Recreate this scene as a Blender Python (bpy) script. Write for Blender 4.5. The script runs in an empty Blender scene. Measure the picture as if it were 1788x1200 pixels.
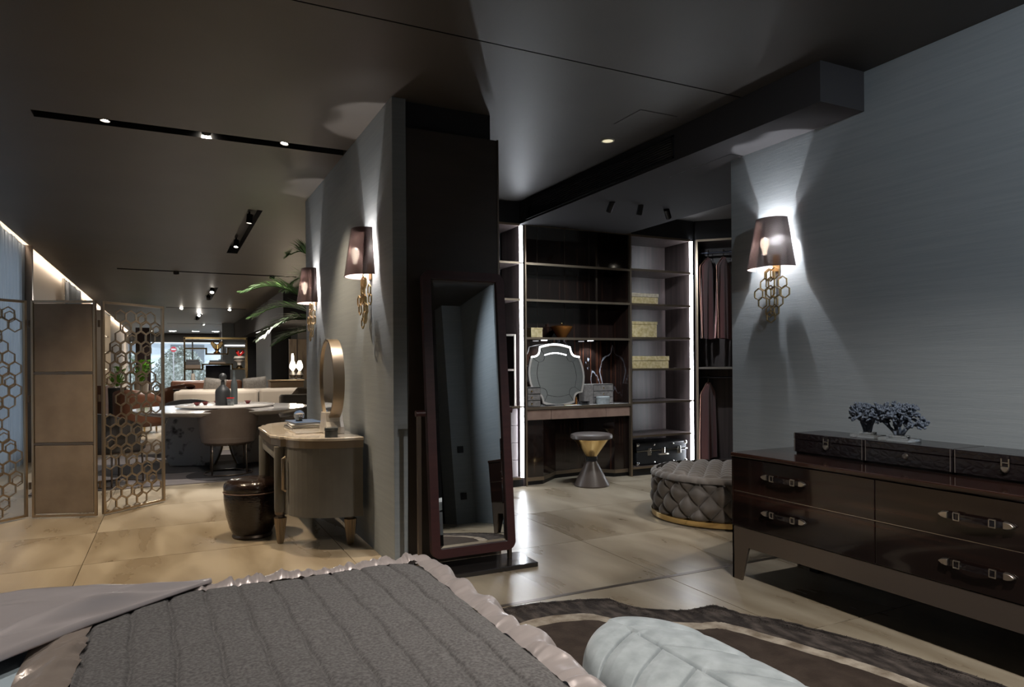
import bpy, math, random
from mathutils import Vector, Matrix
random.seed(7)
PI = math.pi
sc = bpy.context.scene
col = sc.collection

# ------------------------------------------------------------------ camera
FPX, YAW, ROLL, CY = 1211.4, 0.457344, -0.00699, 636.4
F = Vector((math.sin(YAW), math.cos(YAW), 0)); R0 = Vector((math.cos(YAW), -math.sin(YAW), 0)); U0 = Vector((0, 0, 1))
RT = R0*math.cos(ROLL) + U0*math.sin(ROLL); UP = -R0*math.sin(ROLL) + U0*math.cos(ROLL)
cam_d = bpy.data.cameras.new('camera'); cam = bpy.data.objects.new('camera', cam_d); col.objects.link(cam)
cam_d.sensor_width = 36; cam_d.lens = FPX*36/1788; cam_d.shift_y = (CY-600)/1788; cam_d.clip_end = 200; cam_d.clip_start = .05
m4 = Matrix(((RT.x, UP.x, -F.x, 0), (RT.y, UP.y, -F.y, 0), (RT.z, UP.z, -F.z, 1.3), (0, 0, 0, 1)))
cam.matrix_world = m4
sc.camera = cam

# ------------------------------------------------------------------ world, exposure
w = bpy.data.worlds.new('world'); sc.world = w; w.use_nodes = True
bg = w.node_tree.nodes['Background']; bg.inputs[0].default_value = (.80, .90, 1, 1); bg.inputs[1].default_value = 2.6
sc.view_settings.view_transform = 'Standard'; sc.view_settings.look = 'None'
sc.view_settings.exposure = 0.28; sc.view_settings.gamma = 1; sc.view_settings.use_curve_mapping = False
sc.cycles.max_bounces = 6; sc.cycles.diffuse_bounces = 3; sc.cycles.glossy_bounces = 4; sc.cycles.transmission_bounces = 5
sc.cycles.caustics_reflective = False; sc.cycles.caustics_refractive = False
sc.cycles.sample_clamp_indirect = 3.0; sc.cycles.use_denoising = True
ZC = 3.02                                    # main ceiling

WARM = (1, .80, .56); NEUT = (1, .93, .84); COOL = (.84, .92, 1)

def lamp(kind, name, loc, power, color, size=.05, aim=None, angle=80, blend=.5, parent=None):
    d = bpy.data.lights.new(name, kind); d.energy = power; d.color = color
    if kind == 'AREA': d.size = size
    else: d.shadow_soft_size = size
    if kind == 'SPOT': d.spot_size = math.radians(angle); d.spot_blend = blend
    o = bpy.data.objects.new(name, d); col.objects.link(o); o.location = loc
    if aim is not None:
        o.rotation_euler = (Vector(aim)-Vector(loc)).to_track_quat('-Z', 'Y').to_euler()
    return o

# ------------------------------------------------------------------ materials
MATS = {}
def M(name, c, rough=.5, metal=0, c2=None, scale=(5, 5, 5), lo=.35, hi=.65, detail=4, distort=0, kind='noise',
      bump=None, coat=0, sheen=0, emis=None, spec=.5, trans=0, ior=1.45, alpha=1, rnd=False, rough2=None, aniso=0):
    """procedural principled material: colour c..c2 by a stretched noise / wave / voronoi, bump=(kind, scale vec, strength, distance)"""
    m = bpy.data.materials.new(name); m.use_nodes = True; nt = m.node_tree; N = nt.nodes; L = nt.links
    b = N['Principled BSDF']
    b.inputs['Base Color'].default_value = (*c, 1); b.inputs['Roughness'].default_value = rough; b.inputs['Metallic'].default_value = metal
    b.inputs['Coat Weight'].default_value = coat; b.inputs['Coat Roughness'].default_value = .04
    b.inputs['Sheen Weight'].default_value = sheen; b.inputs['Sheen Roughness'].default_value = .4
    b.inputs['Specular IOR Level'].default_value = spec; b.inputs['Transmission Weight'].default_value = trans; b.inputs['IOR'].default_value = ior
    b.inputs['Alpha'].default_value = alpha; b.inputs['Anisotropic'].default_value = aniso
    if emis: b.inputs['Emission Color'].default_value = (*emis[0], 1); b.inputs['Emission Strength'].default_value = emis[1]
    tc = N.new('ShaderNodeTexCoord'); src = tc.outputs['Object']
    if rnd:
        oi = N.new('ShaderNodeObjectInfo'); ml = N.new('ShaderNodeMath'); ml.operation = 'MULTIPLY'; ml.inputs[1].default_value = 37
        L.new(oi.outputs['Random'], ml.inputs[0]); ad = N.new('ShaderNodeVectorMath'); ad.operation = 'ADD'
        L.new(src, ad.inputs[0]); L.new(ml.outputs[0], ad.inputs[1]); src = ad.outputs[0]
    def tex(kind, sc_, det=4, dist=0):
        mp = N.new('ShaderNodeMapping'); mp.inputs['Scale'].default_value = sc_; L.new(src, mp.inputs[0])
        if kind == 'noise':
            t = N.new('ShaderNodeTexNoise'); t.inputs['Scale'].default_value = 1; t.inputs['Detail'].default_value = det; t.inputs['Distortion'].default_value = dist; out = t.outputs[0]
        elif kind == 'wave':
            t = N.new('ShaderNodeTexWave'); t.inputs['Scale'].default_value = 1; t.inputs['Detail'].default_value = det; t.inputs['Distortion'].default_value = dist; out = t.outputs['Fac']
        elif kind == 'checker':
            t = N.new('ShaderNodeTexChecker'); t.inputs['Scale'].default_value = 1; out = t.outputs['Fac']
        else:
            t = N.new('ShaderNodeTexVoronoi'); t.feature = 'DISTANCE_TO_EDGE' if kind == 'edge' else 'F1'; t.inputs['Scale'].default_value = 1; out = t.outputs[0]
        L.new(mp.outputs[0], t.inputs['Vector']); return out
    if c2 is not None:
        o = tex(kind, scale, detail, distort); r = N.new('ShaderNodeValToRGB')
        r.color_ramp.elements[0].position = lo; r.color_ramp.elements[1].position = hi
        r.color_ramp.elements[0].color = (*c, 1); r.color_ramp.elements[1].color = (*c2, 1)
        L.new(o, r.inputs[0]); L.new(r.outputs[0], b.inputs['Base Color'])
        if rough2 is not None:
            mr = N.new('ShaderNodeMapRange'); mr.inputs['From Min'].default_value = lo; mr.inputs['From Max'].default_value = hi
            mr.inputs['To Min'].default_value = rough; mr.inputs['To Max'].default_value = rough2
            L.new(o, mr.inputs[0]); L.new(mr.outputs[0], b.inputs['Roughness'])
    if bump:
        o = tex(bump[0], bump[1], 3); bn = N.new('ShaderNodeBump'); bn.inputs['Strength'].default_value = bump[2]; bn.inputs['Distance'].default_value = bump[3]
        L.new(o, bn.inputs['Height']); L.new(bn.outputs[0], b.inputs['Normal'])
    MATS[name] = m; return m

WALL = M('blue_grey_wallpaper', (.232, .257, .276), .75, c2=(.256, .281, .30), scale=(2, 2, 60), bump=('noise', (9, 9, 260), .35, .002))
CEIL = M('dark_ceiling_paint', (.056, .050, .046), .5, c2=(.065, .058, .053), scale=(1.5, 1.5, 1.5))
CEILR = M('charcoal_bulkhead_paint', (.046, .045, .048), .85, spec=.12)
BLACK = M('black_lacquer_metal', (.006, .006, .007), .45)
BLKPLA = M('black_matt_plaster', (.018, .018, .02), .6)
DKPANEL = M('dark_brown_column_panel', (.048, .039, .034), .5, c2=(.056, .046, .040), scale=(2, 2, 9))
TILE = M('beige_travertine_tile', (.255, .203, .14), .27, c2=(.40, .34, .255), scale=(3.6, 1.0, 1), lo=.36, hi=.64, detail=6, distort=.5, rnd=True, rough2=.34, spec=.45)
GROUT = M('floor_joint', (.16, .13, .10), .8)
BRONZE = M('brushed_bronze', (.30, .238, .175), .36, .9, bump=('noise', (4, 4, 300), .05, .001))
DKBRONZE = M('dark_bronze', (.16, .125, .10), .35, .85)
GOLD = M('polished_gold', (.80, .58, .27), .16, 1)
OLDGOLD = M('antique_gold', (.55, .40, .2), .28, 1)
CHROME = M('polished_chrome', (.75, .74, .72), .12, 1)
NICKEL = M('satin_nickel', (.66, .60, .53), .3, 1)
MIRROR = M('mirror_glass', (.86, .88, .88), .01, 1)
WENGE = M('dark_oak_veneer', (.045, .033, .032), .42, c2=(.080, .060, .056), scale=(26, 26, 1.2), detail=5)
EBONY = M('gloss_ebony_veneer', (.010, .006, .005), .09, c2=(.075, .028, .016), scale=(42, 42, .5), lo=.54, hi=.86, detail=3, coat=.8)
EBONYH = M('gloss_ebony_dresser', (.012, .007, .006), .10, c2=(.06, .024, .016), scale=(1.5, .35, 16), lo=.50, hi=.82, detail=3, coat=.45, spec=.4)
LEATHER = M('taupe_suede_leather', (.18, .155, .135), .6, c2=(.215, .187, .163), scale=(6, 6, 6), detail=6)
SUEDE = M('grey_brown_nubuck', (.108, .102, .090), .65, c2=(.138, .130, .115), scale=(5, 5, 5), detail=6, sheen=.2)
BRLEATH = M('brown_drawer_leather', (.19, .12, .092), .5, c2=(.24, .16, .125), scale=(9, 9, 9), detail=7)
PINKGREY = M('mauve_grey_leather', (.17, .145, .145), .5)
CROC = M('black_crocodile_leather', (.010, .007, .008), .22, bump=('edge', (38, 22, 38), .9, .004), coat=.3)
CROCB = M('dark_brown_crocodile_leather', (.016, .009, .007), .2, bump=('edge', (22, 22, 60), .8, .004), coat=.4)
MARBLE = M('onyx_marble_top', (.50, .43, .35), .12, c2=(.72, .66, .58), scale=(3, 9, 3), lo=.3, hi=.7, detail=8, distort=2.2, coat=.4)
WHITEMARB = M('pale_grey_marble', (.46, .43, .40), .14, c2=(.66, .63, .60), scale=(2, 4, 2), lo=.3, hi=.65, detail=8, distort=1.8, coat=.4)
VELVET = M('taupe_velvet', (.122, .102, .087), .75, sheen=.5, c2=(.145, .122, .105), scale=(9, 9, 9))
SILVER = M('silver_blue_velvet', (.285, .322, .345), .6, sheen=.35, c2=(.42, .465, .495), scale=(14, 14, 14), detail=7, bump=('noise', (160, 160, 160), .15, .002))
FELT = M('charcoal_wool_felt', (.082, .078, .079), .95, c2=(.155, .148, .15), scale=(130, 130, 130), lo=.36, hi=.66, detail=6, bump=('noise', (120, 120, 120), .5, .003))
SATIN = M('rose_grey_satin', (.46, .405, .40), .33, .35, sheen=.2, spec=.8, aniso=.3)
LILAC = M('lilac_satin', (.52, .475, .49), .33, .35, sheen=.2, spec=.85, aniso=.3)
BRSATIN = M('taupe_satin', (.34, .285, .255), .30, .35, spec=.8)
BLUESAT = M('pale_blue_satin', (.46, .55, .62), .3, spec=.7)
RUG = M('dark_brown_shag', (.026, .019, .016), .95, c2=(.12, .095, .082), scale=(22, 9, 9), lo=.42, hi=.75, detail=8, bump=('noise', (90, 90, 90), .9, .012))
RUGIN = M('chocolate_rug_pile', (.034, .021, .014), .95, c2=(.054, .036, .026), scale=(14, 14, 14), detail=6, bump=('noise', (180, 180, 180), .7, .006))
RUGLT = M('sand_rug_pile', (.20, .155, .11), .9, c2=(.48, .41, .33), scale=(12, 12, 12), lo=.35, hi=.65, detail=8, bump=('noise', (150, 150, 150), .8, .008))
BURG = M('burgundy_lacquered_wood', (.036, .011, .012), .4, c2=(.050, .016, .016), scale=(3, 3, 30))
GARM = M('burgundy_garment_cloth', (.25, .105, .10), .8, sheen=.3)
PIPE = M('copper_piping', (.42, .22, .16), .5)
GBOX = M('gold_leaf_paper', (.42, .31, .12), .42, .35, c2=(.72, .60, .36), scale=(28, 28, 28), lo=.3, hi=.7, detail=8)
BGBOX = M('silver_gold_leaf_paper', (.34, .27, .19), .45, .3, c2=(.62, .55, .42), scale=(34, 34, 34), lo=.3, hi=.7, detail=8)
CASE = M('black_suitcase_shell', (.014, .015, .017), .42, bump=('noise', (200, 200, 200), .1, .001))
GREYLEA = M('grey_brown_embossed_leather', (.12, .108, .10), .55, c2=(.185, .168, .156), scale=(40, 40, 40), detail=6)
GREYSTONE = M('grey_shagreen', (.22, .24, .245), .45, c2=(.28, .30, .305), scale=(60, 60, 60))
DKONYX = M('smoky_onyx', (.03, .04, .045), .15, c2=(.16, .17, .17), scale=(14, 14, 14), detail=6, coat=.4)
GLASS = M('clear_glass', (.95, .97, 1), .02, trans=1, ior=1.45)
ACRYL = M('clear_acrylic', (.9, .93, .95), .05, trans=.85, ior=1.4)
CORAL = M('blue_grey_coral', (.055, .07, .10), .75, c2=(.11, .135, .18), scale=(60, 60, 60))
LED = M('led_diffuser', (1, 1, 1), .5, emis=((.88, .93, 1), 30))
COVE = M('cove_led', (1, 1, 1), .5, emis=((1, .86, .70), 60))
BULB = M('lit_bulb', (1, 1, 1), .4, emis=((1, .90, .76), 40))
SPOTEM = M('lit_spot_lens', (1, 1, 1), .4, emis=((1, .90, .74), 60))
SPOTDIM = M('dim_downlight_lens', (.8, .75, .6), .4, emis=((1, .9, .6), .6))
MIRLED = M('mirror_led_edge', (1, 1, 1), .4, emis=((.93, .96, 1), 7))
SHADE = M('aubergine_mesh_shade', (.050, .034, .036), .45, .3, c2=(.10, .075, .075), scale=(210, 210, 210), kind='checker', lo=.4, hi=.6)
SHADEIN = M('pink_shade_lining', (.62, .45, .42), .6)
SCREENF = M('suede_screen_panel', (.155, .118, .087), .7, c2=(.20, .155, .117), scale=(5, 5, 5), detail=7, sheen=.2)
SCRBR = M('screen_bronze', (.40, .31, .22), .32, .9)
CURT = M('blue_grey_sheer_curtain', (.30, .345, .40), .8, c2=(.36, .405, .46), scale=(3, 3, .6))
def see_through(m, kind, fac, color=(1, 1, 1), scale=None):
    nt = m.node_tree; N = nt.nodes; L = nt.links; out = N['Material Output']; b = N['Principled BSDF']
    t = N.new('ShaderNodeBsdfTranslucent' if kind == 'translucent' else 'ShaderNodeBsdfTransparent'); t.inputs['Color'].default_value = (*color, 1)
    mx = N.new('ShaderNodeMixShader'); mx.inputs[0].default_value = fac
    if scale:
        tc = N.new('ShaderNodeTexCoord'); ck = N.new('ShaderNodeTexChecker'); ck.inputs['Scale'].default_value = scale; L.new(tc.outputs['Object'], ck.inputs[0])
        ml = N.new('ShaderNodeMath'); ml.operation = 'MULTIPLY'; ml.inputs[1].default_value = fac; L.new(ck.outputs['Fac'], ml.inputs[0]); L.new(ml.outputs[0], mx.inputs[0])
    L.new(b.outputs[0], mx.inputs[1]); L.new(t.outputs[0], mx.inputs[2]); L.new(mx.outputs[0], out.inputs['Surface'])
see_through(CURT, 'translucent', .13, (.55, .60, .66)); see_through(SHADE, 'transparent', .17, (1, .93, .9), 260); see_through(SHADEIN, 'transparent', .40, (1, .93, .9), 260)
BEIGEP = M('beige_wall_panel', (.30, .245, .195), .6)
PALM = M('palm_leaf_green', (.035, .085, .022), .4, c2=(.075, .15, .04), scale=(8, 8, 8), spec=.6)
WOODT = M('palm_trunk', (.12, .085, .05), .9)
POT = M('dark_ceramic_pot', (.03, .03, .032), .35)
CHAIRL = M('brown_grey_chair_leather', (.115, .086, .068), .5, c2=(.14, .107, .087), scale=(5, 5, 5), detail=5)
DARKL = M('charcoal_chair_leather', (.035, .032, .032), .5)
GREYVEIN = M('etched_stone_slab', (.34, .325, .315), .4, c2=(.045, .04, .04), scale=(7, 7, 7), lo=.58, hi=.68, detail=4, kind='noise')
SOFA = M('beige_sofa_fabric', (.34, .29, .235), .8, sheen=.2)
CUSH = M('grey_taupe_cushion', (.095, .084, .073), .75, c2=(.14, .125, .11), scale=(30, 30, 30))
BRARM = M('chestnut_leather', (.11, .045, .025), .4)
CREAM = M('cream_leather', (.50, .45, .40), .5)
REDC = M('red_coral_glaze', (.55, .02, .02), .35)
REDG = M('dark_red_glass', (.10, .006, .008), .1, coat=.5)
VASEB = M('black_matt_ceramic', (.022, .023, .024), .5)
VASEG = M('blue_black_ceramic', (.055, .065, .068), .55)
TAN = M('tan_lacquer_cabinet', (.40, .32, .235), .3)
ARTM = M('veined_wood_artwork', (.32, .25, .19), .5, c2=(.10, .075, .06), scale=(9, 9, 1.2), lo=.5, hi=.7)
RUG2 = M('grey_mauve_carpet', (.135, .118, .118), .95, c2=(.175, .155, .152), scale=(1, 8, 1), lo=.35, hi=.65)
RUG2D = M('charcoal_carpet_band', (.04, .037, .04), .95)
OUTW = M('pale_street_facade', (.70, .74, .78), .8, c2=(.45, .50, .55), scale=(.5, .5, 2), lo=.4, hi=.6)
HEDGE = M('grey_green_hedge_leaf', (.16, .20, .17), .7, c2=(.55, .60, .58), scale=(9, 9, 9), lo=.4, hi=.6, detail=5)
WINF = M('black_window_frame', (.02, .02, .022), .4)
PANE = M('window_glass', (.9, .95, 1), .02)
see_through(PANE, 'transparent', .94, (.97, .99, 1))
RED = M('red_sign_paint', (.55, .02, .05), .5)
WHITE = M('white_paint', (.8, .8, .8), .5)
BOOKB = M('blue_book_cloth', (.07, .12, .24), .5)
BOOKD = M('dark_book_cloth', (.025, .027, .03), .5)
BOOKW = M('book_pages', (.62, .60, .56), .7)
BOOKT = M('brown_book_cloth', (.13, .095, .07), .6)
AMBER = M('amber_glass', (.50, .20, .05), .08, metal=.6)
SCREENB = M('black_glass_screen', (.004, .004, .005), .08)
CABLIGHT = M('lit_display_back', (.8, .7, .55), .5, emis=((1, .84, .62), 2.6))
GREENP = M('bright_green_leaf', (.16, .40, .03), .4)

# ------------------------------------------------------------------ mesh builder
class MB:
    def __init__(s, xf=None): s.v = []; s.f = []; s.xf = xf
    def add(s, vs, fs):
        n = len(s.v)
        for p in vs: s.v.append(tuple(s.xf(*p)) if s.xf else tuple(p))
        for f in fs: s.f.append([i+n for i in f])
        return s
    def box(s, x0, x1, y0, y1, z0, z1):
        return s.add([(x0,y0,z0),(x1,y0,z0),(x1,y1,z0),(x0,y1,z0),(x0,y0,z1),(x1,y0,z1),(x1,y1,z1),(x0,y1,z1)],
                     [(0,3,2,1),(4,5,6,7),(0,1,5,4),(1,2,6,5),(2,3,7,6),(3,0,4,7)])
    def prism(s, poly, z0, z1, top=None):
        n = len(poly); t = top or poly
        vs = [(x,y,z0) for x,y in poly]+[(x,y,z1) for x,y in t]
        return s.add(vs, [tuple(range(n-1,-1,-1)), tuple(range(n,2*n))]+[(i,(i+1)%n,n+(i+1)%n,n+i) for i in range(n)])
    def lathe(s, prof, n=24, cx=0, cy=0, a0=0, a1=2*PI, sx=1, sy=1, caps=True):
        full = abs(a1-a0-2*PI) < 1e-6; m = n if full else n+1; vs = []; fs = []
        for r, z in prof:
            for i in range(m):
                a = a0+(a1-a0)*i/n; vs.append((cx+r*math.cos(a)*sx, cy+r*math.sin(a)*sy, z))
        k = len(prof)
        for j in range(k-1):
            for i in range(n):
                i2 = (i+1) % m
                fs.append((j*m+i, j*m+i2, (j+1)*m+i2, (j+1)*m+i))
        if caps and full:
            if prof[0][0] > 1e-5: fs.append(tuple(range(m-1,-1,-1)))
            if prof[-1][0] > 1e-5: fs.append(tuple((k-1)*m+i for i in range(m)))
        return s.add(vs, fs)
    def tube(s, pts, r, n=8, closed=False):
        pts = [Vector(p) for p in pts]; k = len(pts); rs = r if isinstance(r, (list, tuple)) else [r]*k
        vs = []; up0 = None
        for i, p in enumerate(pts):
            a = pts[(i-1) % k] if (closed or i > 0) else p; b = pts[(i+1) % k] if (closed or i < k-1) else p
            t = (b-a).normalized()
            if up0 is None: up0 = Vector((0,0,1)) if abs(t.z) < .9 else Vector((1,0,0))
            u = up0-t*up0.dot(t); u.normalize(); up0 = u; v = t.cross(u)
            for j in range(n):
                an = 2*PI*(j+.5)/n; vs.append(p+(u*math.cos(an)+v*math.sin(an))*rs[i])
        fs = []
        for i in range(k if closed else k-1):
            i2 = (i+1) % k
            for j in range(n): fs.append((i*n+j, i*n+(j+1)%n, i2*n+(j+1)%n, i2*n+j))
        if not closed: fs += [tuple(range(n-1,-1,-1)), tuple((k-1)*n+j for j in range(n))]
        return s.add(vs, fs)
    def ball(s, c, r, n=12, sx=1, sy=1, sz=1):
        k = max(4, n//2); prof = [(max(1e-6, math.sin(PI*i/k)), -math.cos(PI*i/k)) for i in range(k+1)]
        vs = []; fs = []
        for pr, pz in prof:
            for i in range(n): a = 2*PI*i/n; vs.append((c[0]+r*sx*pr*math.cos(a), c[1]+r*sy*pr*math.sin(a), c[2]+r*sz*pz))
        for j in range(k):
            for i in range(n): fs.append((j*n+i, j*n+(i+1)%n, (j+1)*n+(i+1)%n, (j+1)*n+i))
        return s.add(vs, fs)
    def grid(s, nu, nv, fn, closed_u=False):
        vs = [fn(i/nu, j/nv) for j in range(nv+1) for i in range(nu+(0 if closed_u else 1))]
        m = nu if closed_u else nu+1
        return s.add(vs, [(j*m+i, j*m+(i+1)%m, (j+1)*m+(i+1)%m, (j+1)*m+i) for j in range(nv) for i in range(nu)])
    def slab(s, nu, nv, fn, t):
        """a grid surface with thickness t below"""
        top = lambda u, v: fn(u, v)
        bot = lambda u, v: (fn(u, v)[0], fn(u, v)[1], fn(u, v)[2]-t)
        n = len(s.v); s.grid(nu, nv, top); s.grid(nu, nv, bot); m = nu+1; q = (nu+1)*(nv+1)
        for fs in s.f[-nu*nv:]: fs.reverse()
        rim = [i for i in range(m)]+[j*m+nu for j in range(1, nv+1)]+[nv*m+i for i in range(nu-1, -1, -1)]+[j*m for j in range(nv-1, 0, -1)]
        for a, b in zip(rim, rim[1:]+rim[:1]): s.f.append([n+a, n+q+a, n+q+b, n+b])
        return s

def obj(name, mb, mat, parent=None, smooth=False, bevel=0, seg=2, loc=None, rot=None, sub=0, solid=0):
    me = bpy.data.meshes.new(name); me.from_pydata(mb.v, [], mb.f); me.update()
    me.materials.append(mat)
    o = bpy.data.objects.new(name, me); col.objects.link(o)
    if smooth:
        for p in me.polygons: p.use_smooth = True
        if smooth != 'all':
            me.set_sharp_from_angle(angle=math.radians(38))
    if bevel:
        md = o.modifiers.new('bevel', 'BEVEL'); md.width = bevel; md.segments = seg; md.limit_method = 'ANGLE'; md.angle_limit = math.radians(40)
    if sub: md = o.modifiers.new('sub', 'SUBSURF'); md.levels = sub; md.render_levels = sub
    if solid: md = o.modifiers.new('solid', 'SOLIDIFY'); md.thickness = solid; md.offset = 0
    if parent: o.parent = parent
    if loc: o.location = loc
    if rot: o.rotation_euler = rot
    return o
def tag(o, label, cat, group=None, kind=None):
    o['label'] = label; o['category'] = cat
    if group: o['group'] = group
    if kind: o['kind'] = kind
    return o
def thing(name, label, cat, loc=(0,0,0), rz=0, group=None):
    o = bpy.data.objects.new(name, None); col.objects.link(o); o.location = loc; o.rotation_euler = (0,0,rz); o.empty_display_size = .1
    return tag(o, label, cat, group)
def struct(name, mb, mat, label=None, **k):
    o = obj(name, mb, mat, **k)
    if k.get('parent') is None: o['kind'] = 'structure'; o['label'] = label or name.replace('_', ' '); o['category'] = name.split('_')[0]
    return o
def instance(o, name, parent, loc=(0,0,0), rot=(0,0,0), scale=(1,1,1)):
    c = bpy.data.objects.new(name, o.data); col.objects.link(c); c.parent = parent; c.location = loc; c.rotation_euler = rot; c.scale = scale
    for md in o.modifiers:
        n = c.modifiers.new(md.name, md.type)
        for a in ('width', 'segments', 'limit_method', 'angle_limit', 'levels', 'render_levels', 'thickness', 'offset'):
            if hasattr(md, a): setattr(n, a, getattr(md, a))
    return c
def copy_tree(o, parent=None):
    c = o.copy(); col.objects.link(c); c.parent = parent
    for ch in o.children: copy_tree(ch, c)
    return c
def B(*a): return MB().box(*a)
# ================================================================== STRUCTURE
XL, XR, YB, YF = -1.9, 7.3, -2.6, 40.0
floor = struct('floor', B(XL-.1, XR+.1, YB-.1, 13.226, -.14, -.014), GROUT, 'beige stone tiled floor')
xs = [XL] + [-.53+1.615*i for i in range(5)] + [XR]
ys = [YB] + [3.375+.985*i for i in range(-5, 11)]
tile_cache = {}
for i in range(len(xs)-1):
    for j in range(len(ys)-1):
        wx, wy = xs[i+1]-xs[i], ys[j+1]-ys[j]; key = (round(wx,3), round(wy,3)); g = .0022
        c = ((xs[i]+xs[i+1])/2, (ys[j]+ys[j+1])/2, 0)
        if key not in tile_cache:
            tile_cache[key] = obj('tile', B(-wx/2+g, wx/2-g, -wy/2+g, wy/2-g, -.014, 0), TILE, floor, loc=c)
        else: instance(tile_cache[key], 'tile', floor, c)
struct('floor', B(XL-.1, 4.3, 13.226, YF+.2, -.14, 0), TILE, 'far stretch of beige stone floor in the long showroom')
struct('trim_1', B(1.0, 3.698, 3.358, 3.392, -.005, .0012), DKBRONZE, 'dark metal strip inlaid across the floor between bedroom and dressing area')

def holed(x0, x1, y0, y1, holes, z):
    X = sorted({x0, x1, *[v for h in holes for v in h[:2]]}); Y = sorted({y0, y1, *[v for h in holes for v in h[2:]]}); mb = MB()
    for a, b in zip(X, X[1:]):
        for c, d in zip(Y, Y[1:]):
            mx, my = (a+b)/2, (c+d)/2
            if any(h[0] < mx < h[1] and h[2] < my < h[3] for h in holes): continue
            mb.add([(a,c,z),(a,d,z),(b,d,z),(b,c,z)], [(0,1,2,3)])
    return mb
slots = [(-.828, 1.278, 5.555, 5.70), (.772, .925, 8.09, 11.35), (-.83, 2.2, 13.83, 13.97), (.772, .95, 16.4, 19.56), (-.11, 2.06, 22.28, 22.44), (.772, .95, 24.8, 28.0), (-.11, 2.06, 30.6, 30.75)]
holes = slots + [(XL, -1.765, YB, YF), (-1.0, 3.327, 3.369, 3.380)]
ceil = struct('ceiling', holed(XL, XR+.1, YB, YF+.1, holes, ZC), CEIL, 'dark grey brown flat ceiling')
up = B(XL-.1, XR+.1, YB-.1, YF+.2, ZC+.16, ZC+.2)
obj('slab', up, BLACK, ceil)
for x0, x1, y0, y1 in slots + [(-1.0, 3.327, 3.369, 3.380)]:
    d = .11 if (x1-x0 > .05 and y1-y0 > .05) else .02
    mb = MB(); a, b = ZC, ZC+d
    mb.add([(x0,y0,a),(x1,y0,a),(x1,y1,a),(x0,y1,a),(x0,y0,b),(x1,y0,b),(x1,y1,b),(x0,y1,b)], [(4,7,6,5),(0,4,5,1),(1,5,6,2),(2,6,7,3),(3,7,4,0)])
    obj('recess_slot', mb, BLACK, ceil)
# cove along the curtain wall
obj('cove_edge', B(-1.775, -1.765, YB, YF, ZC, ZC+.05), CEIL, ceil)
tag(obj('cove_light_strip', B(-1.80, -1.785, YB+.1, YF-.2, ZC+.045, ZC+.06), COVE), 'long warm light strip hidden in the ceiling cove above the curtains', 'light strip')

wl = B(XL-.15, XL, YB-.1, 5.6, -.05, ZC+.16).box(XL-.15, XL, 11.35, YF+.1, -.05, ZC+.16).box(XL-.15, XL, 5.6, 11.35, -.05, .1).box(XL-.15, XL, 5.6, 11.35, 2.9, ZC+.16)
struct('wall_left', wl, BEIGEP, 'beige panelled side wall behind the curtains')
w2 = struct('window_2', B(XL-.1, XL-.04, 5.6, 11.35, .1, .16).box(XL-.1, XL-.04, 5.6, 11.35, 2.84, 2.9), WINF, 'side window behind the near curtain')
for y in (5.6, 7.5, 9.4, 11.29): obj('mullion', B(XL-.1, XL-.04, y, y+.06, .16, 2.84), WINF, w2)
for y in (5.66, 7.56, 9.46): obj('pane', B(XL-.075, XL-.07, y, y+1.84, .16, 2.84), PANE, w2)
struct('wall_partition', B(1.279, 1.372, 4.317, 7.473, 0, ZC), WALL, 'blue grey partition wall with two sconces and the dressing table', bevel=.003)
struct('wall_column', B(1.372, 1.99, 4.362, 7.2, 0, ZC), BLKPLA, 'dark column core behind the standing mirror')
cp = struct('wall_panel', B(1.374, 2.018, 4.317, 4.362, 0, 2.837), DKPANEL, 'dark brown panel cladding the column behind the standing mirror')
obj('edge_trim', B(2.018, 2.03, 4.312, 4.362, 0, 2.84), DKBRONZE, cp)
struct('wall_right', B(3.698, 3.82, -.75, 3.855, 0, ZC), WALL, 'blue grey textured wall with one sconce behind the dresser', bevel=.003)
pil = struct('wall_pilaster', B(3.42, 3.82, -1.2, -.75, 0, ZC), WALL, 'blue grey wall return at the end of the dresser wall')
for z in (.32, .95): obj('socket_plate', B(3.50, 3.59, -.75, -.742, z, z+.09), BLACK, pil, bevel=.004)
struct('wall_back', B(XL-.1, XR+.1, YB-.15, YB, 0, ZC), BLKPLA, 'dark wall at the back of the bedroom')
struct('wall_side', B(3.42, 3.55, YB, -1.2, 0, ZC), BLKPLA, 'dark side wall near the back of the bedroom')
struct('wall_closet', B(1.37, XR, 7.12, 7.26, 0, ZC), BLKPLA, 'dark back wall behind the wardrobe units')
struct('wall_dressing', B(XR, XR+.14, 1.9, 7.26, 0, ZC), BLKPLA, 'dark side wall of the dressing room')
struct('wall_dressing_front', B(3.82, XR, 1.9, 2.02, 0, ZC), WALL, 'front wall of the dressing room')
struct('wall_fascia', B(1.99, 5.70, 6.575, 7.12, 2.792, ZC), BLKPLA, 'dark fascia above the shelving')
fs = MB().prism([(5.72,6.56),(6.62,5.64),(7.3,5.0),(7.3,7.12),(5.72,7.12)], 2.792, ZC); struct("wall_fascia_side", fs, BLKPLA, "dark fascia above the angled hanging wardrobe")
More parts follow.
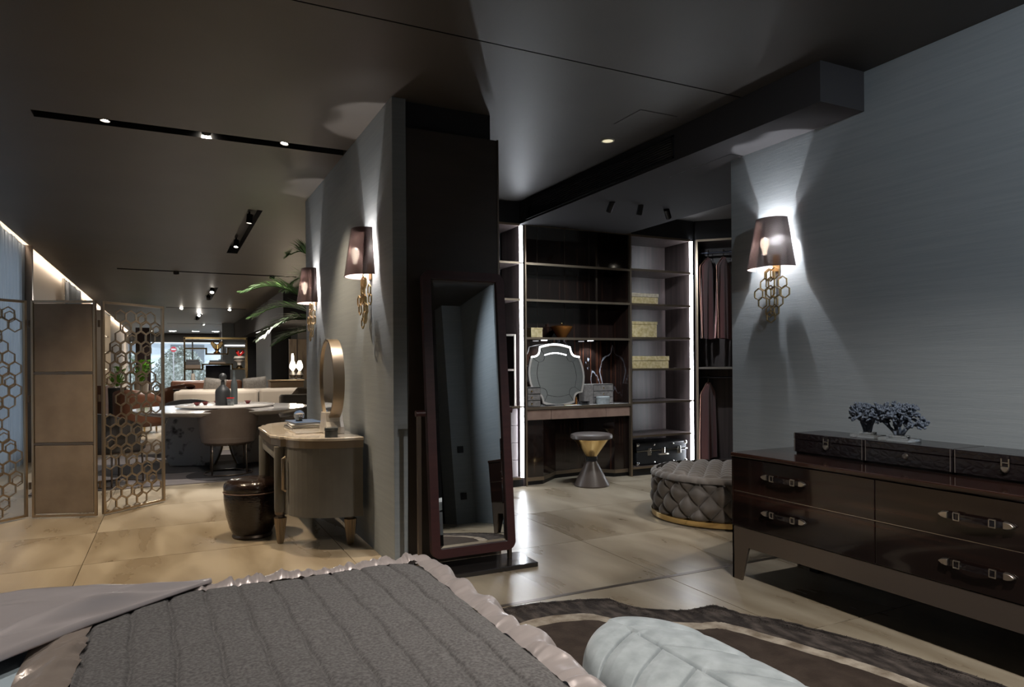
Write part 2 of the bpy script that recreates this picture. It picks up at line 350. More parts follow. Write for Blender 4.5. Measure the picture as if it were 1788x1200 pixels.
# dropped ceiling of the dressing room with its grille
bh = struct('ceiling_bulkhead', B(3.327, 4.70, 2.763, 6.575, 2.785, ZC), CEILR, 'dropped dark ceiling of the dressing room with air grille')
gr = thing('air_grille', 'long black slatted air grille on the side of the dropped ceiling', 'grille', (3.327, 0, 0))
obj('backing', B(-.004, -.001, 4.06, 6.40, 2.815, 2.965), BLACK, gr)
obj('frame', B(-.012, -.001, 4.04, 6.40, 2.805, 2.818).box(-.012, -.001, 4.04, 6.40, 2.962, 2.975).box(-.012, -.001, 4.04, 4.055, 2.805, 2.975), BLACK, gr)
sl = obj('slat', B(-.011, -.002, 4.055, 6.40, -.003, .003), M('grille_slat_black', (.06, .06, .064), .35), gr, loc=(0, 0, 2.83))
for i in range(1, 8): instance(sl, 'slat', gr, (0, 0, 2.83+i*.018))
def hatch(x0, x1, y0, y1, z, label):
    h = thing('ceiling_hatch', label, 'hatch', ((x0+x1)/2, (y0+y1)/2, z)); a, b = (x1-x0)/2, (y1-y0)/2
    obj('panel', B(-a+.006, a-.006, -b+.006, b-.006, -.003, -.0005), CEIL if z > 2.9 else CEILR, h)
    obj('joint', B(-a, a, -b, b, -.0012, -.0004), BLACK, h)
hatch(2.86, 3.18, 3.82, 4.14, ZC, 'small square access hatch in the main ceiling beside the downlight')
hatch(3.575, 4.175, 3.73, 4.40, 2.785, 'larger square access hatch in the dropped dressing room ceiling')

# far showroom shell
struct('wall_far_right', B(4.2, 4.34, 7.26, YF, 0, ZC), WALL, 'side wall of the showroom beyond the partition')
fb = struct('ceiling_far_bulkhead', B(2.3, 4.2, 16.4, YF, 2.35, ZC), CEILR, 'low dark ceiling strip along the far side of the showroom')
for y in (17.0, 18.6, 20.3, 22.0):
    obj('linear_light', B(2.42, 2.45, y, y+1.2, 2.344, 2.349), M('slot_light', (1,1,1), .5, emis=((1,.95,.9), 1.6)) if y == 17.0 else MATS['slot_light'], fb)
fc = struct('wall_far_column', B(2.72, 4.2, 22, 26, 0, 2.35), M('grey_column_panel', (.25, .28, .305), .5), 'blue grey and black block of wall in the far showroom')
obj('front_cladding', B(2.73, 3.3, 21.97, 22, 0, 2.35), BLKPLA, fc)
struct('wall_far_grey', B(3.2, 4.2, 20, 20.1, 0, 2.35), M('warm_grey_wall', (.22, .215, .21), .6), 'warm grey wall behind the glowing bottle lamps')
struct('wall_far_black_column', B(2.5, 2.95, 27, 27.4, 0, 2.7), BLKPLA, 'black column in the far showroom')
g30 = struct('wall_far_display', B(1.85, 2.9, 30, 30.1, 0, ZC), MATS['grey_column_panel'], 'grey display wall behind the metal shelf')
obj('light_line', B(1.95, 2.75, 29.98, 30, 2.12, 2.15), M('line_light', (1,1,1), .5, emis=((1,.9,.82), 5)), g30)
struct('wall_end_fascia', B(XL, 4.2, 39.8, 40, 2.62, ZC), BLACK, 'black fascia above the shopfront window')
win = struct('window_1', B(XL, 4.2, 39.9, 40, 0, .08).box(XL, 4.2, 39.9, 40, 2.56, 2.62), WINF, 'tall shopfront window at the far end of the showroom')
for k, x in enumerate((-1.86, -.4, 1.0, 2.4, 3.9)):
    obj('mullion', B(x, x+.07, 39.9, 40, .08, 2.56), WINF, win)
for a, b in ((-1.79, -.4), (-.33, 1.0), (1.07, 2.4), (2.47, 3.9)): obj('pane', B(a, b, 39.94, 39.95, .08, 2.56), PANE, win)

# outside
struct('ground_street', B(-14, 16, 40.2, 70, -.2, -.05), M('pale_paving', (.55, .56, .57), .8), 'pale street paving outside the shopfront')
fac = thing('street_building', 'pale building across the street seen through the shopfront window', 'building', (0, 60, 0))
obj('facade', B(-14, 16, 0, .5, 0, 4.4), OUTW, fac)
for i in range(7): obj('opening', B(-12+i*4, -9.6+i*4, -.04, 0, .3, 3.0), M('dark_opening%d' % i, (.12, .14, .16), .3), fac)
obj('canopy', B(-14, 16, -1.2, 0, 3.1, 3.5), WHITE, fac)
for i, (x, r) in enumerate(((-2.6, 1.35), (.5, 1.4), (3.6, 1.35))):
    h = thing('hedge_bush', ['leftmost grey green bush outside the shopfront window', 'middle grey green bush outside the shopfront window', 'rightmost grey green bush outside behind the metal shelf'][i], 'bush', (x, 44, -.05))
    mb = MB(); rnd = random.Random(i)
    for k in range(1800):
        th = rnd.uniform(0, 2*PI); ph = rnd.uniform(0, 1); rr = r*(.75+.3*rnd.random())
        p = Vector((rr*math.cos(th)*math.sin(ph*PI*.6), .7*rr*math.sin(th)*math.sin(ph*PI*.6), .6+rr*1.25*math.cos(ph*PI*.6)))
        a = Vector((rnd.uniform(-1,1), rnd.uniform(-1,1), rnd.uniform(-1,1))).normalized()*.13; b = a.cross(Vector((rnd.random(), rnd.random(), 1))).normalized()*.07
        mb.add([p-a, p+b, p+a, p-b], [(0,1,2,3)])
    f_ = obj('foliage', mb, HEDGE, h); f_['kind'] = 'stuff'
    obj('leaf_core', MB().ball((0,0,.85), r*.8, 14, 1, .7, 1.05), HEDGE, h, smooth='all')
    obj('stem', MB().lathe([(.06,0),(.05,.6)], 8), WOODT, h)
sg = thing('no_entry_sign', 'round red no entry sign with white bar on a street post', 'sign', (.15, 42.2, -.05))
obj('post', MB().lathe([(.03,0),(.03,2.2)], 10), M('sign_post_grey', (.4,.4,.42), .4, .8), sg)
sx = lambda x, y, z: (x, -.05+z, 2.3+y)
obj('disc', MB(sx).lathe([(.001,0),(.15,0),(.15,.02),(.001,.02)], 24), RED, sg)
obj('bar', MB().box(-.11, .11, -.065, -.055, 2.265, 2.335), WHITE, sg)

# ------------------------------------------------------------------ ceiling spots (fixtures with their lamps, a few added for fill)
def spot_fixture(name, label, x, y, aim, power, color=WARM, angle=70, lit=True, z=ZC+.02, group=None, r=.035, size=.03, blend=.6, lens=None):
    t = thing(name, label, 'spotlight', (x, y, z), 0, group)
    d = (Vector(aim)-Vector((x, y, z))).normalized(); q = d.to_track_quat('-Z', 'Y').to_euler()
    obj('housing', MB().lathe([(.001,.06),(r,.06),(r,-.045),(r*.86,-.045),(r*.86,-.03),(.001,-.03)], 16), BLACK, t, smooth=True, rot=q)
    obj('lens', MB().lathe([(.001,-.031),(r*.8,-.031)], 16, caps=False), lens or (SPOTEM if lit else BLACK), t, rot=q)
    obj('bracket', MB().tube([(0,0,.02),(0,0,.10)], .012, 8), BLACK, t)
    if power:
        p = Vector((x, y, z))+d*.05
        lamp('SPOT', name+'_light', p, power, color, size, aim, angle, blend)
    return t
SG = 'spots in the ceiling slots'
ORD = ['first', 'second', 'third', 'fourth', 'fifth', 'sixth', 'seventh', 'eighth', 'ninth']
spot_fixture('ceiling_spot', 'lit spot in the near ceiling slot beside the partition top', .813, 5.63, (.3, 5.45, 0), 165, WARM, 95, z=ZC+.055)
spot_fixture('ceiling_spot', 'spot in the near ceiling slot towards the curtain side', -.40, 5.63, (-.55, 5.6, 0), 170, WARM, 100, z=ZC+.055)
spot_fixture('ceiling_spot', 'added middle spot in the near ceiling slot to brighten the dining chair', .25, 5.63, (.35, 9.2, .35), 420, NEUT, 46, z=ZC+.055)  # extra lamp added to lift the dark dining chair and table legs
spot_fixture('ceiling_spot', 'near one of the two spots in the short ceiling slot', .85, 8.75, (.6, 8.7, .5), 230, NEUT, 85, z=ZC+.02)
spot_fixture('ceiling_spot', 'far one of the two spots in the short ceiling slot', .85, 10.6, (.6, 10.0, .7), 260, NEUT, 85, z=ZC+.02)
for i, (x, y, a, p) in enumerate(((.1, 13.9, (.3, 15.0, .5), 160), (1.75, 13.9, (1.6, 14.9, .6), 160), (.86, 17.2, (.5, 15.6, .6), 160), (.86, 18.9, (.9, 21.5, 1.4), 180),
                                  (.3, 22.36, (-.4, 20, .3), 260), (1.6, 22.36, (1.3, 20.9, .3), 90), (.86, 25.4, (.9, 22.1, 1.6), 200), (.86, 27.2, (.2, 30, .2), 300), (1.2, 30.68, (2.3, 30, 1.2), 200))):
    spot_fixture('ceiling_spot', ORD[i]+' lit spot in the distant ceiling slots, counted from the dining table', x, y, a, p*2.0, NEUT, 58, z=ZC+.0, group=SG, lens=M('far_spot_lens', (1,1,1), .4, emis=((1,.92,.8), 160)) if i == 0 else MATS['far_spot_lens'], r=.05)
for i, x in enumerate((-.9, .1, 1.1, 2.0)):
    t = thing('round_downlight', ['leftmost', 'second from left', 'third from left', 'rightmost'][i]+' round downlight in the row before the shopfront window', 'downlight', (x, 37.0, ZC), 0, 'row of downlights by the shopfront')
    obj('lens', MB().lathe([(.001,-.012),(.16,-.012)], 16, caps=False), MATS['far_spot_lens'], t); obj('rim', MB().lathe([(.16,-.014),(.19,-.014),(.19,0)], 16, caps=False), WHITE, t)
    lamp('SPOT', 'downlight_lamp', (x, 37.0, ZC-.03), 140, NEUT, .1, (x, 36.5, 0), 100)
# bedroom spots above and behind the viewpoint
spot_fixture('bedroom_spot', 'ceiling spot aimed at the bench and rug', 1.96, .86, (2.2, 2.0, 0), 190, NEUT, 95, z=ZC-.05)
spot_fixture('bedroom_spot', 'ceiling spot above the middle of the bed', .15, 1.2, (.25, 1.75, .6), 55, NEUT, 85, z=ZC-.05)
spot_fixture('bedroom_spot', 'ceiling spot over the left side of the bed', -.9, 2.0, (-.3, 2.2, .6), 70, NEUT, 80, z=ZC-.05)
spot_fixture('bedroom_spot', 'added ceiling spot to brighten the dresser wall', 2.1, -.3, (3.7, 1.6, 1.25), 120, COOL, 100, z=ZC-.05)  # unseen lamp added to raise the light level on the dresser wall
# dressing room spots under the dropped ceiling
for i, (x, y, a) in enumerate(((3.65, 5.34, (3.75, 6.6, 1.3)), (3.97, 5.32, (4.15, 6.4, .4)), (4.33, 5.36, (5.9, 6.5, 1.2)))):
    spot_fixture('dressing_spot', ['leftmost black spot under the dropped ceiling', 'middle black spot under the dropped ceiling', 'rightmost black spot under the dropped ceiling'][i], x, y, a, 60, COOL, 90, z=2.745, r=.028)
spot_fixture('dressing_spot', 'black spot above the tufted ottoman out of sight behind the wall', 4.3, 4.0, (3.7, 4.8, 0), 75, NEUT, 100, z=2.745, r=.028)
spot_fixture('dressing_spot', 'added unseen spot to brighten the front wall of the dressing room', 5.4, 4.2, (6.2, 2.1, 1.4), 90, NEUT, 95, z=ZC-.05)  # added out of view so the vanity mirror reflects a lit wall
dl = thing('recessed_downlight', 'small round dim downlight in the main ceiling near the hatch', 'downlight', (3.029, 4.46, ZC))
obj('lens', MB().lathe([(.001,-.006),(.042,-.006)], 20, caps=False), SPOTDIM, dl)
obj('rim', MB().lathe([(.042,-.008),(.052,-.008),(.055,0)], 20, caps=False), M('downlight_rim', (.5,.48,.42), .4), dl)
# ================================================================== BEDROOM
# ---- bed: mattress, throw, satin sheet
BX0, BX1, BY0, BY1, BH = -1.05, .85, .30, 2.462, .60
bed = thing('bed', 'large bed in the foreground with pale blue fitted sheet', 'bed', (0, 0, 0))
obj('mattress', B(BX0, BX1-.03, BY0, BY1-.03, .28, BH-.02), BLUESAT, bed, bevel=.06, seg=4, smooth=True)
obj('bed_base', B(BX0+.03, BX1-.06, BY0+.02, BY1-.06, .04, .28), LEATHER, bed, bevel=.01)
for x, y in ((BX0+.15, BY0+.15), (BX1-.2, BY0+.15), (BX0+.15, BY1-.2), (BX1-.2, BY1-.2)): obj('leg', MB().lathe([(.025,0),(.03,.04)], 10, x, y), BLACK, bed)

def noise2(x, y, s=0):
    return (math.sin(x*3.1+s)*math.cos(y*2.3+1.7*s)+.6*math.sin(x*7.3+y*5.1+s*2)+.35*math.sin(x*15.1-y*11.7+s))/2
def felt(u, v):
    x = -.20+u*(BX1-.055+.20); y = .32+v*(BY1-.062-.32)
    ph = (x+.012*math.sin(y*3)+.003*math.sin(y*23))/.098; dq = abs(ph-round(ph))*.098
    z = BH-.002+.0095*(1-math.exp(-(dq/.0055)**1.5))+.003*math.cos(dq/.049*PI/2)*0+.006*noise2(x*2, y*2)+.0016*math.sin(y*40+x*9)
    dr = max(0, x-(BX1-.15))/.10; z -= .02*dr*dr
    df = max(0, y-(BY1-.16))/.10; z -= .015*df*df
    return (x, y, z)
throw = thing('quilted_throw', 'charcoal wool quilted throw with gathered satin border on the bed', 'throw', (0, 0, 0))
obj('felt_top', MB().slab(330, 70, felt, .012), FELT, throw, smooth='all')
def vnoise(x, seed):
    i = math.floor(x); f_ = x-i; f_ = f_*f_*(3-2*f_)
    a = random.Random(int(i)*131+int(seed*17)).uniform(-1, 1); b = random.Random(int(i+1)*131+int(seed*17)).uniform(-1, 1)
    return a+(b-a)*f_
def ruff(along, across, w, amp, k, seed):       # gathered satin band; along/across give position
    def fn(u, v):
        base = along(u); s = 1.5*vnoise(u*k*.30+v*1.1, seed)*(1-.45*v)+1.6*vnoise(u*k*.12+v*.9, seed+3)*(.3+v)+.5*vnoise(u*k*.75, seed+5)*(1-v)
        h = math.sin(PI*min(1, v*1.05))
        out = v*w*(1+.30*vnoise(u*k*.10, seed+7))
        x = base[0]+across[0]*out; y = base[1]+across[1]*out
        z = base[2]+.014*h**.7+amp*s*(.45+.55*h)-.10*max(0, v-.45)**2*(3 if w > .1 else 2.0)
        return (x+across[1]*amp*.6*s*v, y+across[0]*amp*.6*s*v, z)
    return fn
obj('satin_border', MB().grid(340, 12, ruff(lambda u: (-.02+u*(BX1-.045+.02), BY1-.075, BH-.004), (0, 1), .082, .0062, 210, 1.0)), SATIN, throw, smooth='all')
obj('satin_border', MB().grid(420, 14, ruff(lambda u: (BX1-.068, .32+u*(BY1-.05-.32), BH-.006), (1, 0), .115, .0062, 250, 2.2)), SATIN, throw, smooth='all')
def bl(u, v):                                   # loose satin border on the left, taupe
    x = -.195-v*.125; y = .32+u*1.86
    s = .012*vnoise(y*22+v*2, 1)+.007*vnoise(y*55+v*3, 2)+.010*vnoise(y*9+v*5, 3)
    return (x+s*.5, y, BH+.012+.018*math.sin(PI*v)**.7+s*(.3+v)-.012*v)
obj('satin_border', MB().grid(200, 12, bl), BRSATIN, throw, smooth='all')
def sheet(u, v):
    # diagonal fold: inner edge from (.11, 2.43) to (-1.0, 1.33); outer edge along the foot of the bed
    s = u**.9
    ix, iy = .115+(-1.0-.115)*s, 2.425-(2.425-1.30)*s**1.06
    ox, oy = .115+(-1.0-.115)*s-.0, 2.470+.012*math.sin(u*9)
    x = ix+(ox-ix)*v; y = iy+(oy-iy)*v
    wv = .024*math.sin(5*u+7*v)*v*(1-v)*4*min(1, u*4)+(.026*vnoise(5*v+3*u, 4)+.014*vnoise(10*v-5*u, 5)+.004*vnoise(24*v+9*u, 6))*min(1, u*5)*min(1, v*5)
    z = BH+.010+.012*min(1,u*4)+.012*math.exp(-(v/.05)**2)-.012*math.exp(-(v/.018)**2)+wv*1.25+.022*math.sin(PI*min(1,v*1.2))*min(1,u*3)
    z -= .06*max(0, v-.93)/.07
    return (x, y, z)
sh = obj('satin_sheet', MB().slab(160, 70, sheet, .004), LILAC, smooth='all')
tag(sh, 'lilac grey satin sheet folded over the far left corner of the bed', 'sheet')

# ---- rug with organic outline
outer = [(.7,3.10),(1.3,3.25),(1.582,3.296),(1.731,3.287),(1.95,3.24),(2.129,3.172),(2.156,3.077),(2.209,2.971),(2.373,2.848),(2.50,2.835),(2.579,2.819),(2.62,2.656),(2.713,2.52),(2.752,2.414),(2.844,2.171),(2.89,1.951),(2.93,1.721),(2.95,1.45),(2.85,1.0),(2.6,.5),(2.3,.1),(1.7,-.35),(1.0,-.5),(.2,-.3),(-.2,.4),(-.1,1.6),(.2,2.6)]
inner = [(.8,2.75),(1.3,2.98),(1.622,3.075),(1.894,3.031),(2.004,2.885),(2.298,2.674),(2.408,2.634),(2.465,2.538),(2.558,2.245),(2.628,2.006),(2.667,1.778),(2.66,1.45),(2.55,1.05),(2.3,.6),(2.0,.25),(1.5,0),(1.0,-.1),(.4,.1),(.1,.7),(.3,1.8)]
def smoothpoly(P, n=6, jit=0, seed=1):
    rnd = random.Random(seed); out = []; k = len(P)
    for i in range(k):
        p0, p1, p2, p3 = P[i-1], P[i], P[(i+1)%k], P[(i+2)%k]
        for j in range(n):
            t = j/n
            q = [.5*((2*p1[a])+(-p0[a]+p2[a])*t+(2*p0[a]-5*p1[a]+4*p2[a]-p3[a])*t*t+(-p0[a]+3*p1[a]-3*p2[a]+p3[a])*t**3) for a in (0,1)]
            out.append((q[0]+rnd.uniform(-jit,jit), q[1]+rnd.uniform(-jit,jit)))
    return out
rug = thing('area_rug', 'dark brown organic shaped rug with sand coloured bands under the bench', 'rug', (0,0,0))
po = smoothpoly(outer, 8, .006, 3); pi_ = smoothpoly(inner, 8, .004, 5)
obj('pile_border', MB().prism(po, 0, .018), RUG, rug)
cx, cy = 1.45, 1.45
obj('inner_band', MB().prism(pi_, .016, .0215), RUGLT, rug)
obj('inner_field', MB().prism([(cx+(x-cx)*.938, cy+(y-cy)*.938) for x, y in pi_], .02, .024), RUGIN, rug)
mb = MB(); n = len(po)
for i in range(n):
    a, b = po[i], po[(i+1)%n]; f_ = .985
    mb.add([(a[0],a[1],.0185),(b[0],b[1],.0185),(cx+(b[0]-cx)*f_,cy+(b[1]-cy)*f_,.0205),(cx+(a[0]-cx)*f_,cy+(a[1]-cy)*f_,.0205)], [(0,1,2,3)])
obj('edge_band', mb, RUGLT if False else RUG, rug)
rnd = random.Random(11); mb = MB()
for i in range(5000):                           # pile tufts along the outer edge and the bands
    k = rnd.randrange(n); a, b = po[k], po[(k+1)%n]; t = rnd.random(); x = a[0]+(b[0]-a[0])*t; y = a[1]+(b[1]-a[1])*t
    q = rnd.uniform(0, .10); x += (cx-x)*q*.6; y += (cy-y)*q*.6; h = rnd.uniform(.005, .010); an = rnd.uniform(0, 2*PI); w_ = .004
    dx, dy = rnd.uniform(-.012,.012), rnd.uniform(-.012,.012)
    mb.add([(x-w_*math.cos(an),y-w_*math.sin(an),.014),(x+w_*math.cos(an),y+w_*math.sin(an),.014),(x+dx,y+dy,.014+h)], [(0,1,2)])
tf = obj('pile_tufts', mb, RUG, rug); tf['kind'] = 'stuff'

# ---- bench: silver velvet with stitched chevrons, long axis along y
bn = thing('velvet_bench', 'silver blue velvet bench with rounded end and stitched seams beside the bed', 'bench', (1.375, 0, 0))
HW, YE, Y0, HB = .240, 2.0, .15, .43
def bench_half(y):                              # half width along the bench
    if y > YE-HW: return math.sqrt(max(1e-6, HW*HW-(y-(YE-HW))**2))
    if y < Y0+HW: return math.sqrt(max(1e-6, HW*HW-(y-(Y0+HW))**2))
    return HW
def seam(s, t):
    d = 1e9
    # left leaf strips and right leaf strips, stitched like a leaf with an offset spine
    sp = -.03
    if s < sp: ph = (t+ (sp-s)*.55)/.155
    else: ph = (t-(s-sp)*-.75)/.20+.35
    fr = abs(ph-round(ph))*(.155 if s < sp else .20)
    d = min(d, fr*.85)
    if t < YE-.18: d = min(d, abs(s-sp))
    return d
def benchtop(u, v):
    y = Y0+.002+(YE-Y0-.004)*(.5-.5*math.cos(PI*v)) if False else Y0+.0015+(YE-Y0-.003)*v
    hw = bench_half(y); a = (u*2-1); s = hw*math.sin(a*PI/2)
    edge = min(1, (abs(s)/max(hw, 1e-6)))
    dome = HB-.035*(s/HW)**2-.02*max(0, (y-(YE-HW))/HW)**2
    r = max(0, 1-math.sqrt(max(0, 1-edge**8)))
    sm = seam(s, y); z = dome-.075*r-.017*math.exp(-(sm/.0035)**2)+.011*min(1, sm/.04)
    return (s, y, z)
obj('seat_pad', MB().grid(170, 640, benchtop), SILVER, bn, smooth='all')
side = [(HW*math.cos(a), YE-HW+HW*math.sin(a)) for a in [PI*i/24 for i in range(25)]]+[(HW*math.cos(a), Y0+HW+HW*math.sin(a)) for a in [PI+PI*i/24 for i in range(25)]]
mb = MB(); rings = [(1.0, HB-.11), (1.012, HB-.16), (1.0, HB-.22), (.97, .12)]
ctr = (0, (YE+Y0)/2); ns = len(side)
def off(p, k):
    cyy = min(max(p[1], Y0+HW), YE-HW); return (p[0]*k, cyy+(p[1]-cyy)*k)
mb.add([(*off(p, k), z) for k, z in rings for p in side], [(j*ns+i, j*ns+(i+1)%ns, (j+1)*ns+(i+1)%ns, (j+1)*ns+i) for j in range(len(rings)-1) for i in range(ns)])
obj('side_upholstery', mb, SILVER, bn, smooth='all')
obj('plinth', MB().prism([off(p, .86) for p in side], .024, .13), BLACK, bn)

# ---- tall dresser
DX, DY0, DY1 = 3.05, 1.27, 3.19
dr = thing('dresser', 'glossy dark ebony dresser with four drawers and leather strap handles', 'dresser', (0, 0, 0))
obj('carcass', B(DX+.022, 3.655, DY0+.012, DY1-.008, .318, .735), EBONYH, dr, bevel=.003)
obj('top', B(DX-.006, 3.672, DY0-.004, DY1+.004, .735, .760), EBONYH, dr, bevel=.006, seg=3)
obj('end_panel', B(DX, 3.66, DY1-.012, DY1, .318, .735), EBONYH, dr, bevel=.002)
obj('end_panel', B(DX, 3.66, DY0, DY0+.012, .318, .735), EBONYH, dr, bevel=.002)
def strap_handle(parent, y, z, x):
    # leather strap bowed outwards with two buckles and two bullet shaped metal tips
    L = .125; pts = [(x-.006-.018*(1-(t/L)**2), y+t, z) for t in [L*(i/8-1)*1.0+L*i/8*0 for i in range(0, 17)]]
    pts = [(x-.005-.020*(1-(t/L)**2), y+t, z) for t in [-L+2*L*i/16 for i in range(17)]]
    mb = MB()
    for a, b in zip(pts, pts[1:]):
        mb.add([(a[0]-.002,a[1],a[2]-.013),(a[0]-.002,a[1],a[2]+.013),(a[0]+.002,a[1],a[2]+.013),(a[0]+.002,a[1],a[2]-.013),(b[0]-.002,b[1],b[2]-.013),(b[0]-.002,b[1],b[2]+.013),(b[0]+.002,b[1],b[2]+.013),(b[0]+.002,b[1],b[2]-.013)],
               [(0,1,5,4),(1,2,6,5),(2,3,7,6),(3,0,4,7)])
    obj('handle_strap', mb, CROC, parent)
    for s in (-1, 1):
        tip = [(-.0, -.017), (.012, -.017), (.03, -.012), (.043, -.002), (.043, .002), (.03, .012), (.012, .017), (0, .017)]
        xf = (lambda px, py, pz, s=s: (x-.004-.010*pz*60*.01-.0-pz, y+s*(L-.012)+s*px, z+py))
        obj('handle_tip', MB(xf).prism(tip if s > 0 else tip[::-1], 0, .016, [(a*.92, b*.8) for a, b in (tip if s > 0 else tip[::-1])]), NICKEL, parent, bevel=.004, seg=2, smooth=True)
        yb = y+s*(L-.052); xb = x-.012
        mb = MB()
        for dy, dz, sy_, sz_ in ((0,.0155,.014,.0025),(0,-.0155,.014,.0025),(-.0125,0,.0025,.0155),(.0125,0,.0025,.0155)):
            mb.box(xb-.011, xb-.003, yb+dy-sy_, yb+dy+sy_, z+dz-sz_, z+dz+sz_)
        obj('handle_buckle', mb, NICKEL, parent, bevel=.0015)
ym = 2.237
for k, (a, b) in enumerate(((ym+.002, DY1-.016), (DY0+.016, ym-.002))):
    for j, (z0, z1) in enumerate(((.531+.002, .731), (.322, .531-.002))):
        d = obj('drawer', B(DX, DX+.022, a, b, z0, z1), EBONYH, dr, bevel=.0025)
        strap_handle(d, 2.79 if k == 0 else 1.765, (z0+z1)/2-.002 if k == 1 else (z0+z1)/2+.012, DX)
obj('divider_line', B(DX+.004, DX+.02, DY0+.012, DY1-.012, .5295, .5325), NICKEL, dr)
# bronze base with apron and splayed legs
apr = [(DY0+.0, .318), (DY0+.0, .0), (DY0+.075, .0), (DY0+.13, .205), (DY1-.13, .205), (DY1-.075, .0), (DY1-.0, .0), (DY1, .318)]
mb = MB(lambda a, b, c: (c, a, b)); mb.prism(apr, DX+.004, DX+.016)
obj('front_apron', mb, M('grey_bronze_apron', (.20, .165, .14), .38, .8), dr)
for y in (DY0+.0, DY1-.012):
    mb = MB(lambda a, b, c: (a, c, b)); mb.prism([(DX+.004,.318),(3.64,.318),(3.64,.0),(3.60,.0),(3.585,.21),(DX+.14,.21),(DX+.075,0),(DX+.004,0)], y, y+.012)
    obj('side_frame', mb, DKBRONZE, dr)
for y in (DY0+.12, DY1-.19): obj('rear_leg', B(3.56, 3.62, y, y+.06, .0, .318), BLACK, dr)
# crocodile boxes on the dresser
bx = 3.335
for i, (y1, y0) in enumerate(((2.975, 2.512), (2.506, 2.040), (2.034, 1.57))):
    t = thing('jewellery_case', ['black crocodile leather case with strap buckle, farthest of three on the dresser', 'middle black crocodile leather case with round lock on the dresser', 'black crocodile leather case with strap buckle, nearest of three on the dresser'][i], 'case', ((bx+3.60)/2, (y0+y1)/2, .760), 0, 'leather cases on the dresser')
    hx, hy = (3.60-bx)/2, (y1-y0)/2
    obj('body', B(-hx, hx, -hy, hy, .010, .082), CROC, t, bevel=.003)
    obj('lid', B(-hx-.001, hx, -hy, hy, .083, .122), CROC, t, bevel=.004)
    obj('foot_plinth', B(-hx+.012, hx-.01, -hy+.01, hy-.01, 0, .010), BLACK, t)
    for s in (-1, 1): obj('stitched_edge', B(-hx-.0022, -hx, s*(hy-.008)-.0012, s*(hy-.008)+.0012, .012, .12), M('thread_grey', (.12,.10,.09), .7) if (i == 0 and s == -1) else MATS['thread_grey'], t)
    if i == 1:
        xf = lambda a, b, c: (-hx-c, a+.0, .060+b)
        k = obj('lock', MB(xf).lathe([(.001,.0),(.015,0),(.013,.009),(.007,.011),(.001,.008)], 20), NICKEL, t, smooth=True)
    else:
        yo = -.0
        obj('strap', B(-hx-.006, -hx, yo-.016, yo+.016, .055, .118), CROC, t, bevel=.002)
        obj('buckle', B(-hx-.009, -hx-.004, yo-.018, yo-.013, .070, .104).box(-hx-.009, -hx-.004, yo+.013, yo+.018, .070, .104).box(-hx-.009, -hx-.004, yo-.016, yo+.016, .084, .088), NICKEL, t)
        tip = [(-.019,0),(-.018,-.012),(-.011,-.024),(0,-.030),(.011,-.024),(.018,-.012),(.019,0)]
        obj('clasp_tip', MB(lambda a, b, c: (-hx-.004-c, yo+a, .068+b)).prism(tip, 0, .010, [(p[0]*.85, p[1]*.85) for p in tip]), NICKEL, t, bevel=.002, smooth=True)
# corals on clear stands
def coral(name, label, loc, hgt, wid, seed, base):
    t = thing(name, label, 'coral', loc)
    rnd = random.Random(seed); mb = MB()
    def grow(p, d, r, ln, dep):
        q = p+d*ln; mb.tube([p, (p+q)/2+Vector((0,0,.002)), q], [r, r*.9, r*.78], 6)
        if dep == 0: mb.ball(q, r*1.15, 6); return
        for k in range(3):
            e = Vector((d.x*.6+rnd.uniform(-.45,.45), d.y+rnd.uniform(-.9,.9), d.z+rnd.uniform(-.55,.35))).normalized()
            grow(q, e, r*.86, ln*rnd.uniform(.66,.90), dep-1)
    for k in range(6):
        a = (k-2.5)/2.5
        grow(Vector((0, a*.014, .028)), Vector((rnd.uniform(-.3,.3), a*wid, 1)).normalized(), .0098, hgt*.27, 4)
    obj('branches', mb, CORAL, t, smooth='all')
    bx_, by_ = base
    obj('stand', B(-bx_, bx_, -by_, by_, 0, .016).box(-bx_*.5, bx_*.5, -by_*.5, by_*.5, .016, .030), ACRYL, t, bevel=.001)
coral('coral_ornament', 'smaller blue grey coral on a clear stand on the leather cases', (3.47, 2.585, .882), .185, .40, 4, (.05, .075))
coral('coral_ornament', 'larger fan shaped blue grey coral on a clear stand on the leather cases', (3.45, 2.385, .882), .20, .85, 8, (.055, .085))

# ---- hexagon ring helper (pointy top), thickness along local y
def hexring(R, w, d):
    mb = MB()
    for k in range(6):
        a0, a1 = PI/2+k*PI/3, PI/2+(k+1)*PI/3
        P = []
        for rr in (R, R-w):
            for a in (a0, a1): P.append((rr*math.cos(a), rr*math.sin(a)))
        v = [(x, y, z) for y in (-d/2, d/2) for x, z in P]
        mb.add(v, [(0,1,3,2),(4,6,7,5),(0,4,5,1),(2,3,7,6)])
    return mb

